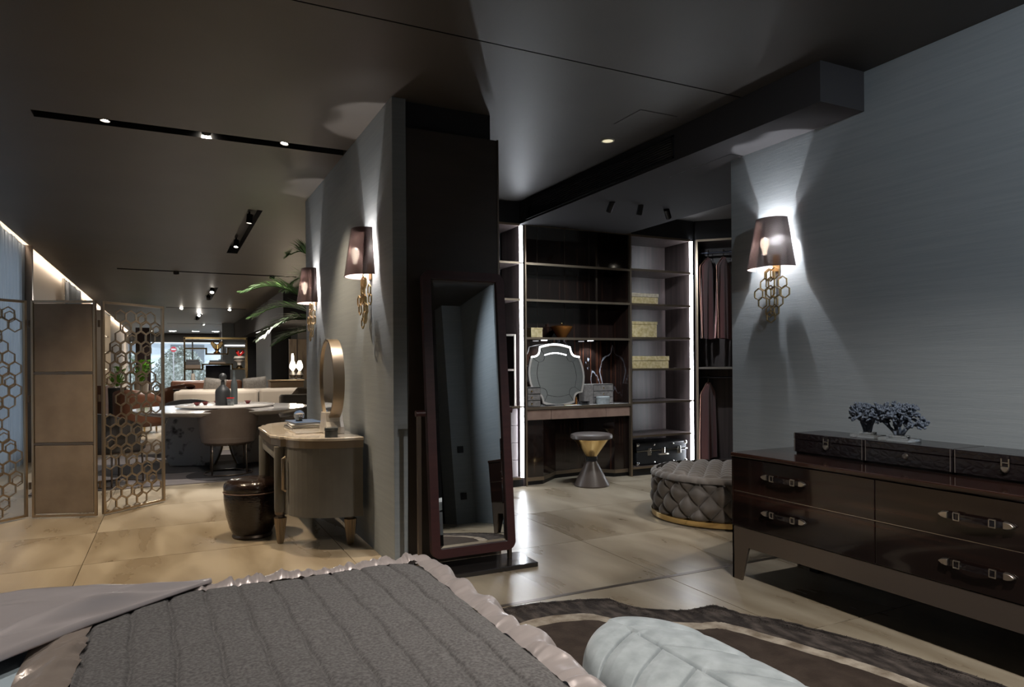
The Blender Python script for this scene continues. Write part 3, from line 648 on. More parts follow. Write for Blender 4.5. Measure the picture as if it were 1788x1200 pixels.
# ---- wall sconces: local +x points away from the wall
def sconce(loc, rz, label, power, color):
    t = thing('wall_sconce', label, 'sconce', loc, rz, 'honeycomb wall sconces')
    zb, zt = .0, .335; N_ = 36; d0 = .020
    def sf(off_):
        def fn(u, v):
            hw = (.178+(.112-.178)*v)-off_; dp = (.165+(.118-.165)*v)-off_
            a = -PI/2+PI*u
            return (d0+dp*max(0,math.cos(a))**.75, hw*math.sin(a), zb+(zt-zb)*v)
        return fn
    obj('lamp_shade', MB().grid(N_, 6, sf(0)), SHADE, t, smooth='all', solid=0)
    o_ = obj('shade_lining', MB().grid(N_, 6, sf(.005)), SHADEIN, t, smooth='all')
    obj('back_plate', B(0, .010, -.03, .03, -.02, .10), OLDGOLD, t, bevel=.003)
    obj('arm', MB().tube([(.01, 0, .03), (.10, 0, .03), (.112, 0, .09)], .006, 8), OLDGOLD, t)
    obj('bulb', MB().lathe([(.001,.085),(.014,.09),(.014,.11),(.027,.145),(.030,.17),(.022,.195),(.001,.205)], 14, .112, 0), BULB, t, smooth='all')
    ring = None; R = .044
    rows = [(-.035, (-.038, .038)), (-.10, (-.078, 0, .078)) , (-.165, (-.104, -.034, .04, .10)), (-.225, (-.07, 0, .07)), (-.285, (-.03, .036))]
    k = 0
    for z, ysr in rows:
        for yy in ysr:
            x = .035 if k % 2 == 0 else .062
            if ring is None:
                ring = obj('hexagon_ring', MB(lambda a, b, c: (b, a, c)).add(*(lambda m: (m.v, m.f))(hexring(R, .0062, .009))), OLDGOLD, t, loc=(x, yy, z))
            else: instance(ring, 'hexagon_ring', t, (x, yy, z))
            k += 1
    for yy, z in ((0, -.045), (0, -.155), (.004, -.325)):
        instance(ring, 'hexagon_ring', t, (.062, yy, z))
    c, s = math.cos(rz), math.sin(rz)
    px, py = loc[0]+c*.066, loc[1]+s*.066
    lamp('SPOT', 'sconce_up_lamp', (px, py, loc[2]+.06), power*2.2, color, .008, (loc[0], loc[1], loc[2]+.85), 62, .35)
    lamp('SPOT', 'sconce_down_lamp', (px, py, loc[2]+.27), power*2.0, color, .008, (px, py, -9), 130, .3)
    lamp('POINT', 'sconce_lamp', (px, py, loc[2]+.23), power*.25, color, .02)
    return t
sconce((3.698, 3.43, 1.935), PI, 'honeycomb wall sconce with dark shade above the dresser', 20, (.95, .97, 1))
sconce((1.279, 4.85, 1.925), PI, 'honeycomb wall sconce on the partition nearer the standing mirror', 15, (1, .95, .90))
sconce((1.279, 6.90, 1.905), PI, 'honeycomb wall sconce on the partition beyond the oval mirror', 15, (1, .94, .88))

# ---- standing cheval mirror
cm = thing('cheval_mirror', 'tall standing mirror in burgundy frame on a dark base plate', 'mirror', (1.70, 4.09, 0))
obj('base_plate', B(-.27, .41, -.165, .12, 0, .03), M('gloss_dark_base', (.02,.018,.018), .12, coat=.6), cm, bevel=.004)
for x in (-.33, .285): 
    obj('post', B(x-.012, x+.012, -.014, .014, .03 if x > 0 else .0, 1.0), DKBRONZE, cm, bevel=.002)
    obj('pivot_knob', MB(lambda a, b, c: (x+ (c if x < 0 else -c), a, 1.0+b)).lathe([(.001,-.02),(.02,-.02),(.02,.04),(.001,.04)], 14), BURG, cm, smooth=True)
def rrect(w, h, r, n=8):
    P = []
    for cx_, cy_, a0 in ((w-r, h-r, 0), (-w+r, h-r, PI/2), (-w+r, -h+r, PI), (w-r, -h+r, 1.5*PI)):
        for i in range(n+1): a = a0+PI/2*i/n; P.append((cx_+r*math.cos(a), cy_+r*math.sin(a)))
    return P
W2, H2 = .283, .895
tilt = -math.radians(5.1)
fo, fi = rrect(W2, H2, .055), [(x, y) for x, y in rrect(.228, .842, .006)]
mb = MB(lambda a, b, c: (a, c, b)); n = len(fo)
for z in (-.022, .022): mb.add([(x, y, z) for x, y in fo]+[(x, y, z) for x, y in fi], [((i, (i+1)%n, n+(i+1)%n, n+i) if z < 0 else (i, n+i, n+(i+1)%n, (i+1)%n)) for i in range(n)])
mb.add([(x, y, z) for z in (-.022, .022) for x, y in fo], [(i, n+i, n+(i+1)%n, (i+1)%n) for i in range(n)])
mb.add([(x, y, z) for z in (-.022, .022) for x, y in fi], [(i, (i+1)%n, n+(i+1)%n, n+i) for i in range(n)])
fr = obj('mirror_frame', mb, BURG, cm, loc=(0, .0, 1.005), rot=(tilt, 0, 0), smooth=True)
g0 = [(-.228,-.842),(.228,-.842),(.228,.842),(-.228,.842)]; g1 = [(-.205,-.819),(.205,-.819),(.205,.819),(-.205,.819)]
mb = MB(lambda a, b, c: (a, c, b)); mb.add([(x, y, -.009) for x, y in g0]+[(x, y, -.014) for x, y in g1], [(4,5,6,7),(0,1,5,4),(1,2,6,5),(2,3,7,6),(3,0,4,7)])
obj('bevelled_glass', mb, MIRROR, fr)
obj('backing', B(-.228, .228, .004, .010, -.842, .842), BLACK, fr)

# ---- dressing table on the partition
VT = .79
van = thing('dressing_table', 'curved nubuck dressing table with onyx top and fluted bronze legs', 'dressing table', (0, 0, 0))
def vplan(o_=0):
    # plan: back along x=1.235, two bowed end cabinets and a straight kneehole front
    P = [(1.235-o_*.3, 4.905+o_)]
    for i in range(1, 13): a = PI/2*i/12; P.append((1.235-.50*math.sin(a)**1.0*1.0+ (o_*math.sin(a)), 5.235-.33*math.cos(a)+o_*math.cos(a)))
    P += [(.700+o_, 5.25), (.690+o_, 5.33)]
    P += [(.655+o_, 5.42), (.655+o_, 6.15), (.690+o_, 6.24), (.700+o_, 6.32)]
    for i in range(0, 13): a = PI/2*(1-i/12); P.append((1.235-.50*math.sin(a)+o_*math.sin(a), 6.335+.33*math.cos(a)-o_*math.cos(a)))
    return P
vp_ = vplan(0)
obj('onyx_top', MB().prism(vp_[::-1], VT-.022, VT), MARBLE, van, bevel=.006, seg=3)
obj('bronze_band', MB().prism(vplan(.010)[::-1], VT-.075, VT-.022), BRONZE, van)
def endcab(sgn):
    yc = 5.785; pts = []
    for i in range(0, 15): a = PI/2*i/14; pts.append((1.23-.475*math.sin(a), 5.225-.30*math.cos(a)))
    poly = [(1.23, 5.30)]+pts[:1]+pts[1:]+[(.73, 5.30)]
    if sgn < 0: poly = [(x, 2*yc-y) for x, y in poly][::-1]
    return poly
for sgn in (1, -1):
    poly = endcab(sgn)
    c_ = obj('end_cabinet', MB().prism(poly[::-1], .225, VT-.075), SUEDE, van)
    yy = 5.335 if sgn > 0 else 2*5.785-5.335
    obj('corner_post', MB().lathe([(.038,.235),(.043,.245),(.043,VT-.08)], 16, .715, 5.305 if sgn > 0 else 2*5.785-5.305), SUEDE, van, smooth=True)
    hy = 5.215 if sgn > 0 else 2*5.785-5.215
    obj('door_handle', MB().tube([(.742, hy, .40), (.722, hy, .41), (.722, hy, .63), (.742, hy, .64)], .013, 10), BRONZE, c_, smooth=True)
obj('kneehole_apron', B(.70, .715, 5.31, 6.27, .60, VT-.075), SUEDE, van)
obj('kneehole_drawer', B(.695, .700, 5.36, 6.21, .615, VT-.085), SUEDE, van, bevel=.003)
obj('back_panel', B(1.20, 1.23, 5.2, 6.37, .40, VT-.075), SUEDE, van)
def fluted(n=14):
    mb = MB(); prof = [(.020,0),(.022,.008),(.026,.02),(.044,.185),(.044,.19)]
    for (r0, z0), (r1, z1) in zip(prof, prof[1:]):
        vs = []; m = n*4
        for r, z in ((r0, z0), (r1, z1)):
            for i in range(m): q = r*(1-.13*(1 if i % 4 in (0, 1) else 0)); a = 2*PI*i/m; vs.append((q*math.cos(a), q*math.sin(a), z))
        mb.add(vs, [(i, (i+1)%m, m+(i+1)%m, m+i) for i in range(m)])
    return mb
leg0 = None
for x, y in ((.715, 5.315), (1.165, 5.045), (.715, 6.255), (1.165, 6.525)):
    if leg0 is None: leg0 = obj('leg', fluted(), BRONZE, van, loc=(x, y, 0)); l_ = leg0
    else: l_ = instance(leg0, 'leg', van, (x, y, 0))
    obj('leg_collar', MB().lathe([(.046,.19),(.032,.196),(.030,.21),(.040,.216),(.042,.235)], 18), DKBRONZE, l_, smooth=True)
# things on the dressing table
om = thing('oval_mirror', 'oval table mirror in a deep bronze rim on the dressing table', 'mirror', (1.115, 5.33, VT), math.radians(3))
def oval(a_, b_, n=48): return [(a_*math.cos(2*PI*i/n), b_*math.sin(2*PI*i/n)) for i in range(n)]
xfm = lambda a, b, c: (c, a, .405+b)
mb = MB(xfm); A_, B_ = oval(.215, .305), oval(.200, .290); n = 48
for z, s in ((-.075, 1), (.035, -1)):
    pass
mb.add([(x, y, z) for z in (-.060, .022) for x, y in A_], [(i, (i+1)%n, n+(i+1)%n, n+i) for i in range(n)])
mb.add([(x, y, z) for z in (-.060, -.045) for x, y in B_], [(i, n+i, n+(i+1)%n, (i+1)%n) for i in range(n)])
mb.add([(x, y, -.060) for x, y in A_]+[(x, y, -.060) for x, y in B_], [(i, n+i, n+(i+1)%n, (i+1)%n) for i in range(n)])
mb.add([(x, y, .022) for x, y in A_], [tuple(range(n))])
obj('rim', mb, BRONZE, om, smooth=True)
obj('glass', MB(xfm).add([(x, y, -.047) for x, y in oval(.201, .291)], [tuple(range(n))[::-1]]), MIRROR, om)
st = [(-.115,0),(.115,0),(.115,.05),(.085,.09),(.06,.16),(-.06,.16),(-.085,.09),(-.115,.05)]
obj('stone_stand', MB(lambda a, b, c: (c, a, b)).prism(st, -.085, .045), WHITEMARB, om, bevel=.004)
ob = thing('onyx_box', 'small smoky onyx box in front of the oval mirror', 'box', (1.03, 5.03, VT), math.radians(-12))
obj('body', B(-.045, .045, -.055, .055, 0, .045), DKONYX, ob, bevel=.003); obj('lid', B(-.047, .047, -.057, .057, .047, .068), DKONYX, ob, bevel=.003)
bz = VT
for i, (w_, l_, h_, mt, lab, rz) in enumerate(((.13, .19, .020, BOOKD, 'dark book at the bottom of the stack on the dressing table', .05), (.12, .185, .022, WHITE, 'white book in the middle of the stack on the dressing table', -.04), (.115, .18, .016, BOOKB, 'blue book on top of the stack on the dressing table', .08))):
    bk = thing('book', lab, 'book', (.98, 5.86, bz), rz, 'books on the dressing table')
    obj('cover', B(-w_, w_, -l_, l_, 0, .003).box(-w_, w_, -l_, l_, h_-.003, h_).box(w_-.003, w_, -l_, l_, 0, h_), mt, bk, bevel=.001)
    obj('pages', B(-w_+.005, w_-.003, -l_+.005, l_-.005, .003, h_-.003), BOOKW, bk); bz += h_
gb = thing('glass_ball', 'clear glass ball resting on the blue book', 'ornament', (.94, 5.86, bz))
obj('ball', MB().ball((0,0,.048), .044, 20), GLASS, gb, smooth='all'); obj('ring_foot', MB().lathe([(.02,0),(.028,.0),(.024,.010),(.018,.010)], 16), GLASS, gb, smooth=True)
tr = tag(obj('marble_tray', B(.83, 1.05, 5.34, 5.64, VT, VT+.012), WHITEMARB, bevel=.003), 'pale marble slab lying on the dressing table before the books', 'tray')

# ---- crocodile pouf
pf = thing('crocodile_pouf', 'dark brown crocodile leather barrel stool tucked at the dressing table', 'stool', (.555, 5.66, 0))
obj('body', MB().lathe([(.001,.028),(.140,.028),(.165,.08),(.190,.18),(.203,.28),(.204,.335),(.201,.345)], 40), CROCB, pf, smooth=True)
obj('seat_cushion', MB().lathe([(.198,.348),(.206,.362),(.206,.385),(.200,.408),(.178,.430),(.13,.442),(.001,.447)], 40), CROCB, pf, smooth='all')
obj('piping', MB().tube([(.205*math.cos(2*PI*i/40), .205*math.sin(2*PI*i/40), .347) for i in range(40)], .005, 6, True), BRLEATH, pf, smooth='all')
obj('base_ring', MB().lathe([(.001,0),(.143,0),(.147,.012),(.139,.028),(.001,.028)], 36), DKBRONZE, pf, smooth=True)

# ---- folding screen
scr = thing('folding_screen', 'three panel bronze folding screen with hexagon fretwork and a suede centre panel', 'screen', (0, 0, 0))
HS = 1.88
def panel(p0, p1, solid):
    a = Vector(p0); b = Vector(p1); L = (b-a).length; ang = math.atan2(b.y-a.y, b.x-a.x); t = .021
    fr_ = obj('screen_panel', B(0, t, -.014, .014, .012, HS).box(L-t, L, -.014, .014, .012, HS).box(t, L-t, -.014, .014, .012, .012+t).box(t, L-t, -.014, .014, HS-t, HS), SCRBR, scr, loc=(a.x, a.y, 0), rot=(0, 0, ang), bevel=.003)
    if solid:
        z = .012+t+.008; h = (HS-.012-2*t-.016-2*.022)/3
        for k in range(3):
            obj('suede_pad', B(t+.006, L-t-.006, -.012, .012, z, z+h), SCREENF, fr_, bevel=.006, seg=3)
            z += h
            if k < 2: obj('cross_bar', B(t, L-t, -.013, .013, z+.002, z+.020), DKBRONZE, fr_); z += .022
    else:
        R = .062; dx = R*math.sqrt(3); dz = R*1.5; ring = None; rnd = random.Random(5+int(10*abs(p0[0]))); row = 0; z = .012+t+.05
        while z < HS-.06:
            xoff = t+dx*.52+(dx/2 if row % 2 else 0); x = xoff; i = 0
            wig = .5+.5*math.sin(row*.75+1.0)
            while x < L-t-dx*.40:
                last = x+dx >= L-t-dx*.40; gap = (i == 0 and math.sin(row*.85+p0[0]) > .35) or (last and math.sin(row*.85+2.6+p0[0]) > .45)
                if not gap:
                    if ring is None: ring = obj('hexagon_ring', hexring(R, .0075, .016), SCRBR, fr_, loc=(x, 0, z))
                    else: instance(ring, 'hexagon_ring', fr_, (x, 0, z))
                    if (i+row) % 3 == 0 and z > .16: instance(ring, 'hexagon_ring', fr_, (x+.010, -.004, z-R*.40), scale=(.82, 1, .82))
                x += dx; i += 1
            z += dz; row += 1
    return fr_
panel((-1.52, 6.86), (-1.118, 7.232), False)
panel((-1.073, 7.183), (-.578, 6.996), True)
panel((-.538, 7.026), (-.060, 7.470), False)
for x, y in ((-1.095, 7.21), (-.558, 7.01)):
    for z in (.25, 1.0, 1.65): obj('hinge', MB().lathe([(.011,z),(.011,z+.06)], 10, x, y), DKBRONZE, scr)
# ================================================================== DRESSING ROOM
FY, BYK = 6.55, 7.08
def shelf(parent, x0, x1, z, t=.020, y0=FY, y1=BYK, mat=None, edge=BRONZE):
    s = obj('shelf', B(x0, x1, y0+.008, y1, z-t, z), mat or WENGE, parent)
    obj('edge_trim', B(x0, x1, y0, y0+.009, z-t-.001, z+.001), edge, s); return s
# left unit
lu = thing('shelf_unit', 'open shelf unit with leather drawers half hidden behind the standing mirror', 'wardrobe', (0, 0, 0))
obj('back_panel', B(2.45, 3.34, BYK, BYK+.02, .04, 2.79), WENGE, lu); obj('side_panel', B(2.43, 2.45, FY, BYK, .0, 2.79), WENGE, lu); obj('side_panel', B(3.362, 3.384, FY+.02, BYK, 0, 2.79), WENGE, lu)
for z in (2.79, 2.385, 1.995, .858, .10): shelf(lu, 2.45, 3.328, z)
obj('inner_divider', B(3.272, 3.290, FY+.05, BYK, .858, 1.62), WENGE, lu); obj('divider_edge', B(3.270, 3.292, FY+.042, FY+.05, .858, 1.62), NICKEL, lu)
for z in (1.62, 1.25): shelf(lu, 2.45, 3.272, z, y0=FY+.045, edge=NICKEL)
for k in range(4):
    z0 = .105+k*.183
    d = obj('drawer', B(2.47, 3.30, FY+.03, FY+.055, z0, z0+.178), PINKGREY, lu, bevel=.004)
obj('plinth', B(2.45, 3.36, FY+.03, BYK, 0, .08), BLACK, lu)
tag(obj('candle', MB().lathe([(.001,0),(.016,0),(.016,.075),(.010,.078),(.010,.09),(.001,.09)], 14), GOLD, smooth=True, loc=(3.19, 6.66, .8585)), 'small gold candle on the left shelf unit by the mirror', 'candle')
def led(x, y, label):
    t = thing('light_strip', label, 'light strip', (x, y, 0))
    obj('channel', B(.0125, .016, -.004, .03, .09, 2.775), NICKEL, t)
    for z0, z1 in ((.10, .835), (.86, 2.365), (2.387, 2.768)): obj('diffuser', B(-.0125, .0125, -.006, .024, z0, z1), LED, t)
led(3.345, FY+.004, 'bright vertical light strip between the left shelves and the vanity wall')
# centre vanity unit
vu = thing('vanity_unit', 'glossy ebony vanity wall with shelves, drawers and kneehole', 'vanity', (0, 0, 0))
obj('post', B(3.384, 3.398, FY-.006, FY+.03, 0, 2.80), BRONZE, vu); obj('post', B(4.736, 4.758, FY-.006, FY+.03, 0, 2.80), BRONZE, vu)
obj('side_panel', B(3.386, 3.398, FY+.03, BYK, 0, 2.79), EBONY, vu); obj('side_panel', B(4.736, 4.756, FY+.03, BYK, 0, 2.79), EBONY, vu)
YBK = 6.90
obj('upper_back_panel', B(3.398, 4.736, YBK, YBK+.02, 1.59, 2.78), EBONY, vu)
for a in (3.72, 4.08, 4.41): obj('panel_joint', B(a-.0015, a+.0015, YBK-.0015, YBK, 1.59, 2.78), DKBRONZE, vu)
VEIN = M('ebony_with_white_veins', (.010, .006, .005), .08, c2=(.15, .05, .025), scale=(46, 46, .4), lo=.52, hi=.82, detail=3, coat=.8)
nt = VEIN.node_tree; N = nt.nodes; L = nt.links; b_ = N['Principled BSDF']; ramp = b_.inputs['Base Color'].links[0].from_node
tc = [n for n in N if n.type == 'TEX_COORD'][0]; mp = N.new('ShaderNodeMapping'); mp.inputs['Scale'].default_value = (1.9, 1.9, .9); mp.inputs['Location'].default_value = (.35, 0, .1); L.new(tc.outputs['Object'], mp.inputs[0])
nz = N.new('ShaderNodeTexNoise'); nz.inputs['Scale'].default_value = 1.5; nz.inputs['Detail'].default_value = 7; nz.inputs['Distortion'].default_value = .9; L.new(mp.outputs[0], nz.inputs['Vector'])
s1 = N.new('ShaderNodeMath'); s1.operation = 'SUBTRACT'; s1.inputs[1].default_value = .5; L.new(nz.outputs[0], s1.inputs[0]); s2 = N.new('ShaderNodeMath'); s2.operation = 'ABSOLUTE'; L.new(s1.outputs[0], s2.inputs[0])
r2 = N.new('ShaderNodeValToRGB'); r2.color_ramp.elements[0].position = .002; r2.color_ramp.elements[0].color = (1,1,1,1); r2.color_ramp.elements[1].position = .012; r2.color_ramp.elements[1].color = (0,0,0,1); L.new(s2.outputs[0], r2.inputs[0])
mx = N.new('ShaderNodeMixRGB'); L.new(r2.outputs[0], mx.inputs[0]); L.new(ramp.outputs[0], mx.inputs[1]); mx.inputs[2].default_value = (.42, .45, .52, 1); L.new(mx.outputs[0], b_.inputs['Base Color'])
obj('veined_splashback', B(3.398, 4.736, YBK+.0, YBK+.02, .84, 1.568), VEIN, vu)
for z in (2.80, 2.385, 1.995, 1.588): shelf(vu, 3.398, 4.736, z, .022, y1=YBK, mat=EBONY)
ct = obj('counter_top', B(3.398, 4.736, FY+.008, YBK, .815, .840), WHITEMARB, vu); obj('counter_edge', B(3.398, 4.736, FY-.002, FY+.009, .812, .842), BRONZE, vu)
for a, b in ((3.400, 3.698), (3.702, 4.408), (4.412, 4.734)): obj('drawer', B(a, b, FY+.012, FY+.035, .700, .808), BRLEATH, vu, bevel=.003)
obj('drawer_box', B(3.40, 4.734, FY+.035, YBK, .700, .81), BLACK, vu)
kn = [(3.398,6.60),(3.62,6.60),(3.92,6.86),(4.32,6.90),(4.56,6.62),(4.736,6.62)]
mb = MB(); mg = MB()
for (ax, ay), (bx_, by_) in zip(kn, kn[1:]):
    mb.add([(ax,ay,.07),(bx_,by_,.07),(bx_,by_,.70),(ax,ay,.70)], [(0,1,2,3)])
for k, ((ax, ay), (bx_, by_)) in enumerate(zip(kn, kn[1:])):
    obj('kneehole_panel', MB().add([(ax,ay,.07),(bx_,by_,.07),(bx_,by_,.70),(ax,ay,.70),(ax,ay+.02,.07),(bx_,by_+.02,.07),(bx_,by_+.02,.70),(ax,ay+.02,.70)], [(0,1,2,3),(7,6,5,4),(0,4,5,1),(3,2,6,7)]), EBONY, vu)
    obj('toe_trim', MB().add([(ax,ay-.012,.045),(bx_,by_-.012,.045),(bx_,by_-.012,.085),(ax,ay-.012,.085),(ax,ay+.004,.045),(bx_,by_+.004,.045),(bx_,by_+.004,.085),(ax,ay+.004,.085)], [(0,1,2,3),(7,6,5,4),(0,4,5,1),(3,2,6,7)]), BRONZE, vu)
obj('plinth', MB().prism([(x, y+.015) for x, y in kn]+[(4.736,BYK),(3.398,BYK)], 0, .045), BLACK, vu)
for x in (3.75, 4.36):
    obj('puck_light', MB().lathe([(.001,1.5645),(.035,1.5645),(.035,1.566)], 16, x, 6.80), M('puck_lens', (1,1,1), .4, emis=((.95,.96,1), 12)) if x < 4 else MATS['puck_lens'], vu)
    lamp('SPOT', 'puck_lamp', (x, 6.80, 1.56), 17, COOL, .03, (x, 6.82, .8), 120)
# right unit
ru = thing('shelf_unit', 'open dark wood shelf unit holding gold boxes and a suitcase', 'wardrobe', (0, 0, 0))
obj('back_panel', B(4.76, 5.667, BYK, BYK+.02, .04, 2.79), WENGE, ru); obj('side_panel', B(5.667, 5.69, FY+.045, BYK, 0, 2.79), WENGE, ru); obj('side_panel', B(4.758, 4.768, FY+.005, BYK, 0, 2.79), WENGE, ru)
for z in (2.79, 2.395, 1.995, 1.605, 1.24, .856, .465, .103): shelf(ru, 4.768, 5.632, z, .022)
obj('plinth', B(4.76, 5.65, FY+.02, BYK, 0, .08), BLACK, ru)
led(5.650, FY+.004, 'bright vertical light strip between the open shelves and the hanging garments')
# angled hanging wardrobe
RZ = math.atan2(-.714, .70)
hu = thing('hanging_wardrobe', 'angled dark wood hanging wardrobe with two rails beside the open shelves', 'wardrobe', (5.715, 6.535, 0), RZ)
obj('post', B(-.012, .012, -.01, .03, .05, 2.79), BRONZE, hu)
obj('side_panel', B(-.03, -.012, .03, .60, 0, 2.79), WENGE, hu); obj('side_panel', B(1.30, 1.32, 0, .60, 0, 2.79), WENGE, hu)
obj('back_panel', B(-.012, 1.30, .60, .62, .0, 2.79), WENGE, hu)
for z, e in ((2.79, BRONZE), (1.25, NICKEL), (.09, BRONZE)):
    s = obj('shelf', B(.012, 1.30, .008, .60, z-.022, z), WENGE, hu); obj('edge_trim', B(.012, 1.30, 0, .009, z-.023, z+.001), e, s)
for z in (2.665, 1.125): obj('rail', MB(lambda a, b, c: (c, .28+a, z+b)).lathe([(.012,0),(.012,1.3)], 12), M('dark_rail', (.05,.055,.075), .3, .7) if z > 2 else MATS['dark_rail'], hu, smooth=True)
def garment(s, zt, zb, label, seed):
    t = thing('garment_cover', label, 'garment', (5.715+.70*s+.28*.714, 6.535-.714*s+.28*.70, 0), RZ-.22, 'burgundy garments on the rails')
    W = .30; th = .045
    def half(z):                         # half width along the depth (local y)
        f_ = (zt-z)/(zt-zb)
        return W*min(1, .12+ (zt-z)/.13*.88)+.02*math.sin(f_*5+seed)*f_
    def front(sg):
        def fn(u, v):
            z = zt-(zt-zb)*v*(1 if v > 0 else 1); zz = zt-(zt-zb)*(v**1.5)
            y = (u*2-1)*half(zz); wob = .016*math.sin(u*11+seed+v*2)*v+.010*math.sin(u*23+v*3)*v
            return (sg*th*math.sqrt(max(0.02, 1-(u*2-1)**2))*(.6+.4*v)+wob, y, zz)
        return fn
    m1 = MB(); m1.grid(20, 24, front(-1)); m1.grid(20, 24, front(1))
    obj('cover', m1, GARM, t, smooth='all')
    e = [(front(-1)(1, i/24)[0], half(zt-(zt-zb)*((i/24)**1.5))+.002, zt-(zt-zb)*((i/24)**1.5)) for i in range(25)]
    obj('piping', MB().tube(e, .004, 6), PIPE, t); obj('piping', MB().tube([(a, -b, c) for a, b, c in e], .004, 6), PIPE, t)
    hk = [(0, 0, zt-.02), (0, 0, zt+.035), (0, .018, zt+.05), (0, .022, zt+.075), (0, .004, zt+.098), (0, -.016, zt+.085), (0, -.02, zt+.07)]
    obj('hanger_hook', MB().tube(hk, .0055, 8), M('hook_steel', (.8,.74,.62), .25, 1) if 'hook_steel' not in MATS else MATS['hook_steel'], t, smooth='all')
garment(.115, 2.60, 1.60, 'burgundy garment cover on the upper rail nearest the light strip', 0)
garment(.300, 2.60, 1.60, 'second burgundy garment cover on the upper rail, behind the first', 2)
garment(.105, 1.06, .12, 'long burgundy garment cover on the lower rail', 4)
# boxes and suitcase on the right shelves
def lidbox(name, label, x0, x1, y0, y1, z, h, mat, mat2, lidh):
    t = thing(name, label, 'box', ((x0+x1)/2, (y0+y1)/2, z), 0, 'gold boxes on the shelves'); hx, hy = (x1-x0)/2, (y1-y0)/2
    obj('body', B(-hx+.006, hx-.006, -hy+.006, hy-.006, 0, h-lidh), mat, t, bevel=.002); obj('lid', B(-hx, hx, -hy, hy, h-lidh+.001, h), mat2, t, bevel=.003)
z_ = .0012
lidbox('gift_box', 'low silver gold leaf box with a greyer lid, highest of the three boxes', 4.775, 5.19, 6.60, 6.90, 1.995+z_, .125, GBOX, BGBOX, .045)
lidbox('gift_box', 'tall squarish gold leaf box on the middle shelf', 4.775, 5.17, 6.60, 6.88, 1.605+z_, .185, GBOX, GBOX, .035)
lidbox('gift_box', 'long gold leaf box with pale lid, lowest of the three boxes', 4.775, 5.34, 6.60, 6.90, 1.24+z_, .145, GBOX, GBOX, .055)
sc_ = thing('suitcase', 'black hard suitcase with silver corners and clasps on the bottom shelf', 'suitcase', (5.235, 6.80, .103+z_))
obj('shell', B(-.37, .37, -.19, .19, 0, .165), CASE, sc_, bevel=.018, seg=3, smooth=True); obj('lid', B(-.37, .37, -.19, .19, .170, .262), CASE, sc_, bevel=.018, seg=3, smooth=True)
obj('rim_band', B(-.374, .374, -.194, .194, .162, .173), CHROME, sc_)
cnr = None
for x in (-.355, .355):
    for y in (-.178,):
        for z in (.022, .242):
            if cnr is None: cnr = obj('corner_cap', MB().ball((0,0,0), .028, 10), CHROME, sc_, smooth='all', loc=(x, y, z))
            else: instance(cnr, 'corner_cap', sc_, (x, y, z))
for x in (-.2, .24):
    obj('clasp', B(x-.028, x+.028, -.208, -.19, .115, .16).box(x-.02, x+.02, -.214, -.19, .16, .205), CHROME, sc_, bevel=.004)
hd = obj('handle', MB().tube([(-.07, -.20, .12), (-.06, -.225, .122), (.06, -.225, .122), (.07, -.20, .12)], .010, 8), NICKEL, sc_, smooth='all'); obj('handle_mount', B(-.02, .03, -.205, -.19, .13, .20), CHROME, sc_, bevel=.003)
for x in (-.12, .16): obj('rivet', MB().ball((x, -.19, .235), .014, 8), CHROME, sc_); obj('rivet', MB().ball((x, -.19, .03), .014, 8), CHROME, sc_)
# ---- things on the vanity counter
CT = .8405
vm = thing('vanity_mirror', 'scalloped table mirror with glowing upper rim on the vanity counter', 'mirror', (3.875, 6.70, CT+.008))
def quat(k=1.0, n=7):
    P = []
    def arc(p, q, bulge):
        p = Vector(p); q = Vector(q); m = (p+q)/2; d = q-p; nrm = Vector((d.y, -d.x)).normalized()
        for i in range(n):
            t = i/n; P.append(tuple((p.lerp(q, t)+nrm*bulge*math.sin(PI*t))*1.0))
    C_ = [(.20, .318), (.315, .205), (.315, -.205), (.20, -.318), (-.20, -.318), (-.315, -.205), (-.315, .205), (-.20, .318)]
    C_ = [(x*k, y*k) for x, y in C_]; bl_ = [.042, -.045, .042, -.034, .042, -.045, .042, -.034]
    for i in range(8): arc(C_[i], C_[(i+1) % 8], bl_[i]*k if True else 0)
    return P
q1, q0, qi = quat(1.0), quat(.935), quat(.70); nq = len(q1); ang = math.radians(8)
xm = lambda a, b, c: (a, (b+.335)*math.sin(ang)+c, .0+(b+.335)*math.cos(ang))
mb = MB(xm); mb.add([(x, y, z) for z in (-.012, .016) for x, y in q1], [(i, nq+i, nq+(i+1)%nq, (i+1)%nq) for i in range(nq)])
mb.add([(x, y, -.012) for x, y in q1]+[(x, y, -.012) for x, y in q0], [(i, (i+1)%nq, nq+(i+1)%nq, nq+i) for i in range(nq)]); mb.add([(x, y, .016) for x, y in q1], [tuple(range(nq))[::-1]])
obj('frame', mb, M('champagne_frame', (.62, .58, .53), .3, .6), vm, smooth=True)
obj('mirror_glass', MB(xm).add([(x, y, -.010) for x, y in q0], [tuple(range(nq))]), MIRROR, vm)
top_i = [i for i in range(nq)]
up_ = [q1[i] for i in range(nq) if q1[i][1] > .19]; up_.sort(key=lambda p: math.atan2(p[1]-.0, p[0]))
obj('glowing_rim', MB(xm).tube([(x*.982, y*.982, -.014) for x, y in up_], .0085, 6), MIRLED, vm)
LINE = M('mirror_bevel_line', (.10, .10, .10), .2, .5)
obj('bevel_line', MB(xm).tube([(x, y, -.0105) for x, y in qi], .0028, 4, True), LINE, vm)
for i in (0, 7, 14, 21, 28, 35, 42, 49): obj('bevel_line', MB(xm).tube([(*qi[i], -.0105), (*q0[i], -.0105)], .0025, 4), LINE, vm)
tp = [qi[i] for i in range(nq) if qi[i][1] > .21]; tp.sort(key=lambda p: p[0])
obj('glowing_line', MB(xm).tube([(x, y, -.0135) for x, y in tp], .006, 6), MIRLED, vm)
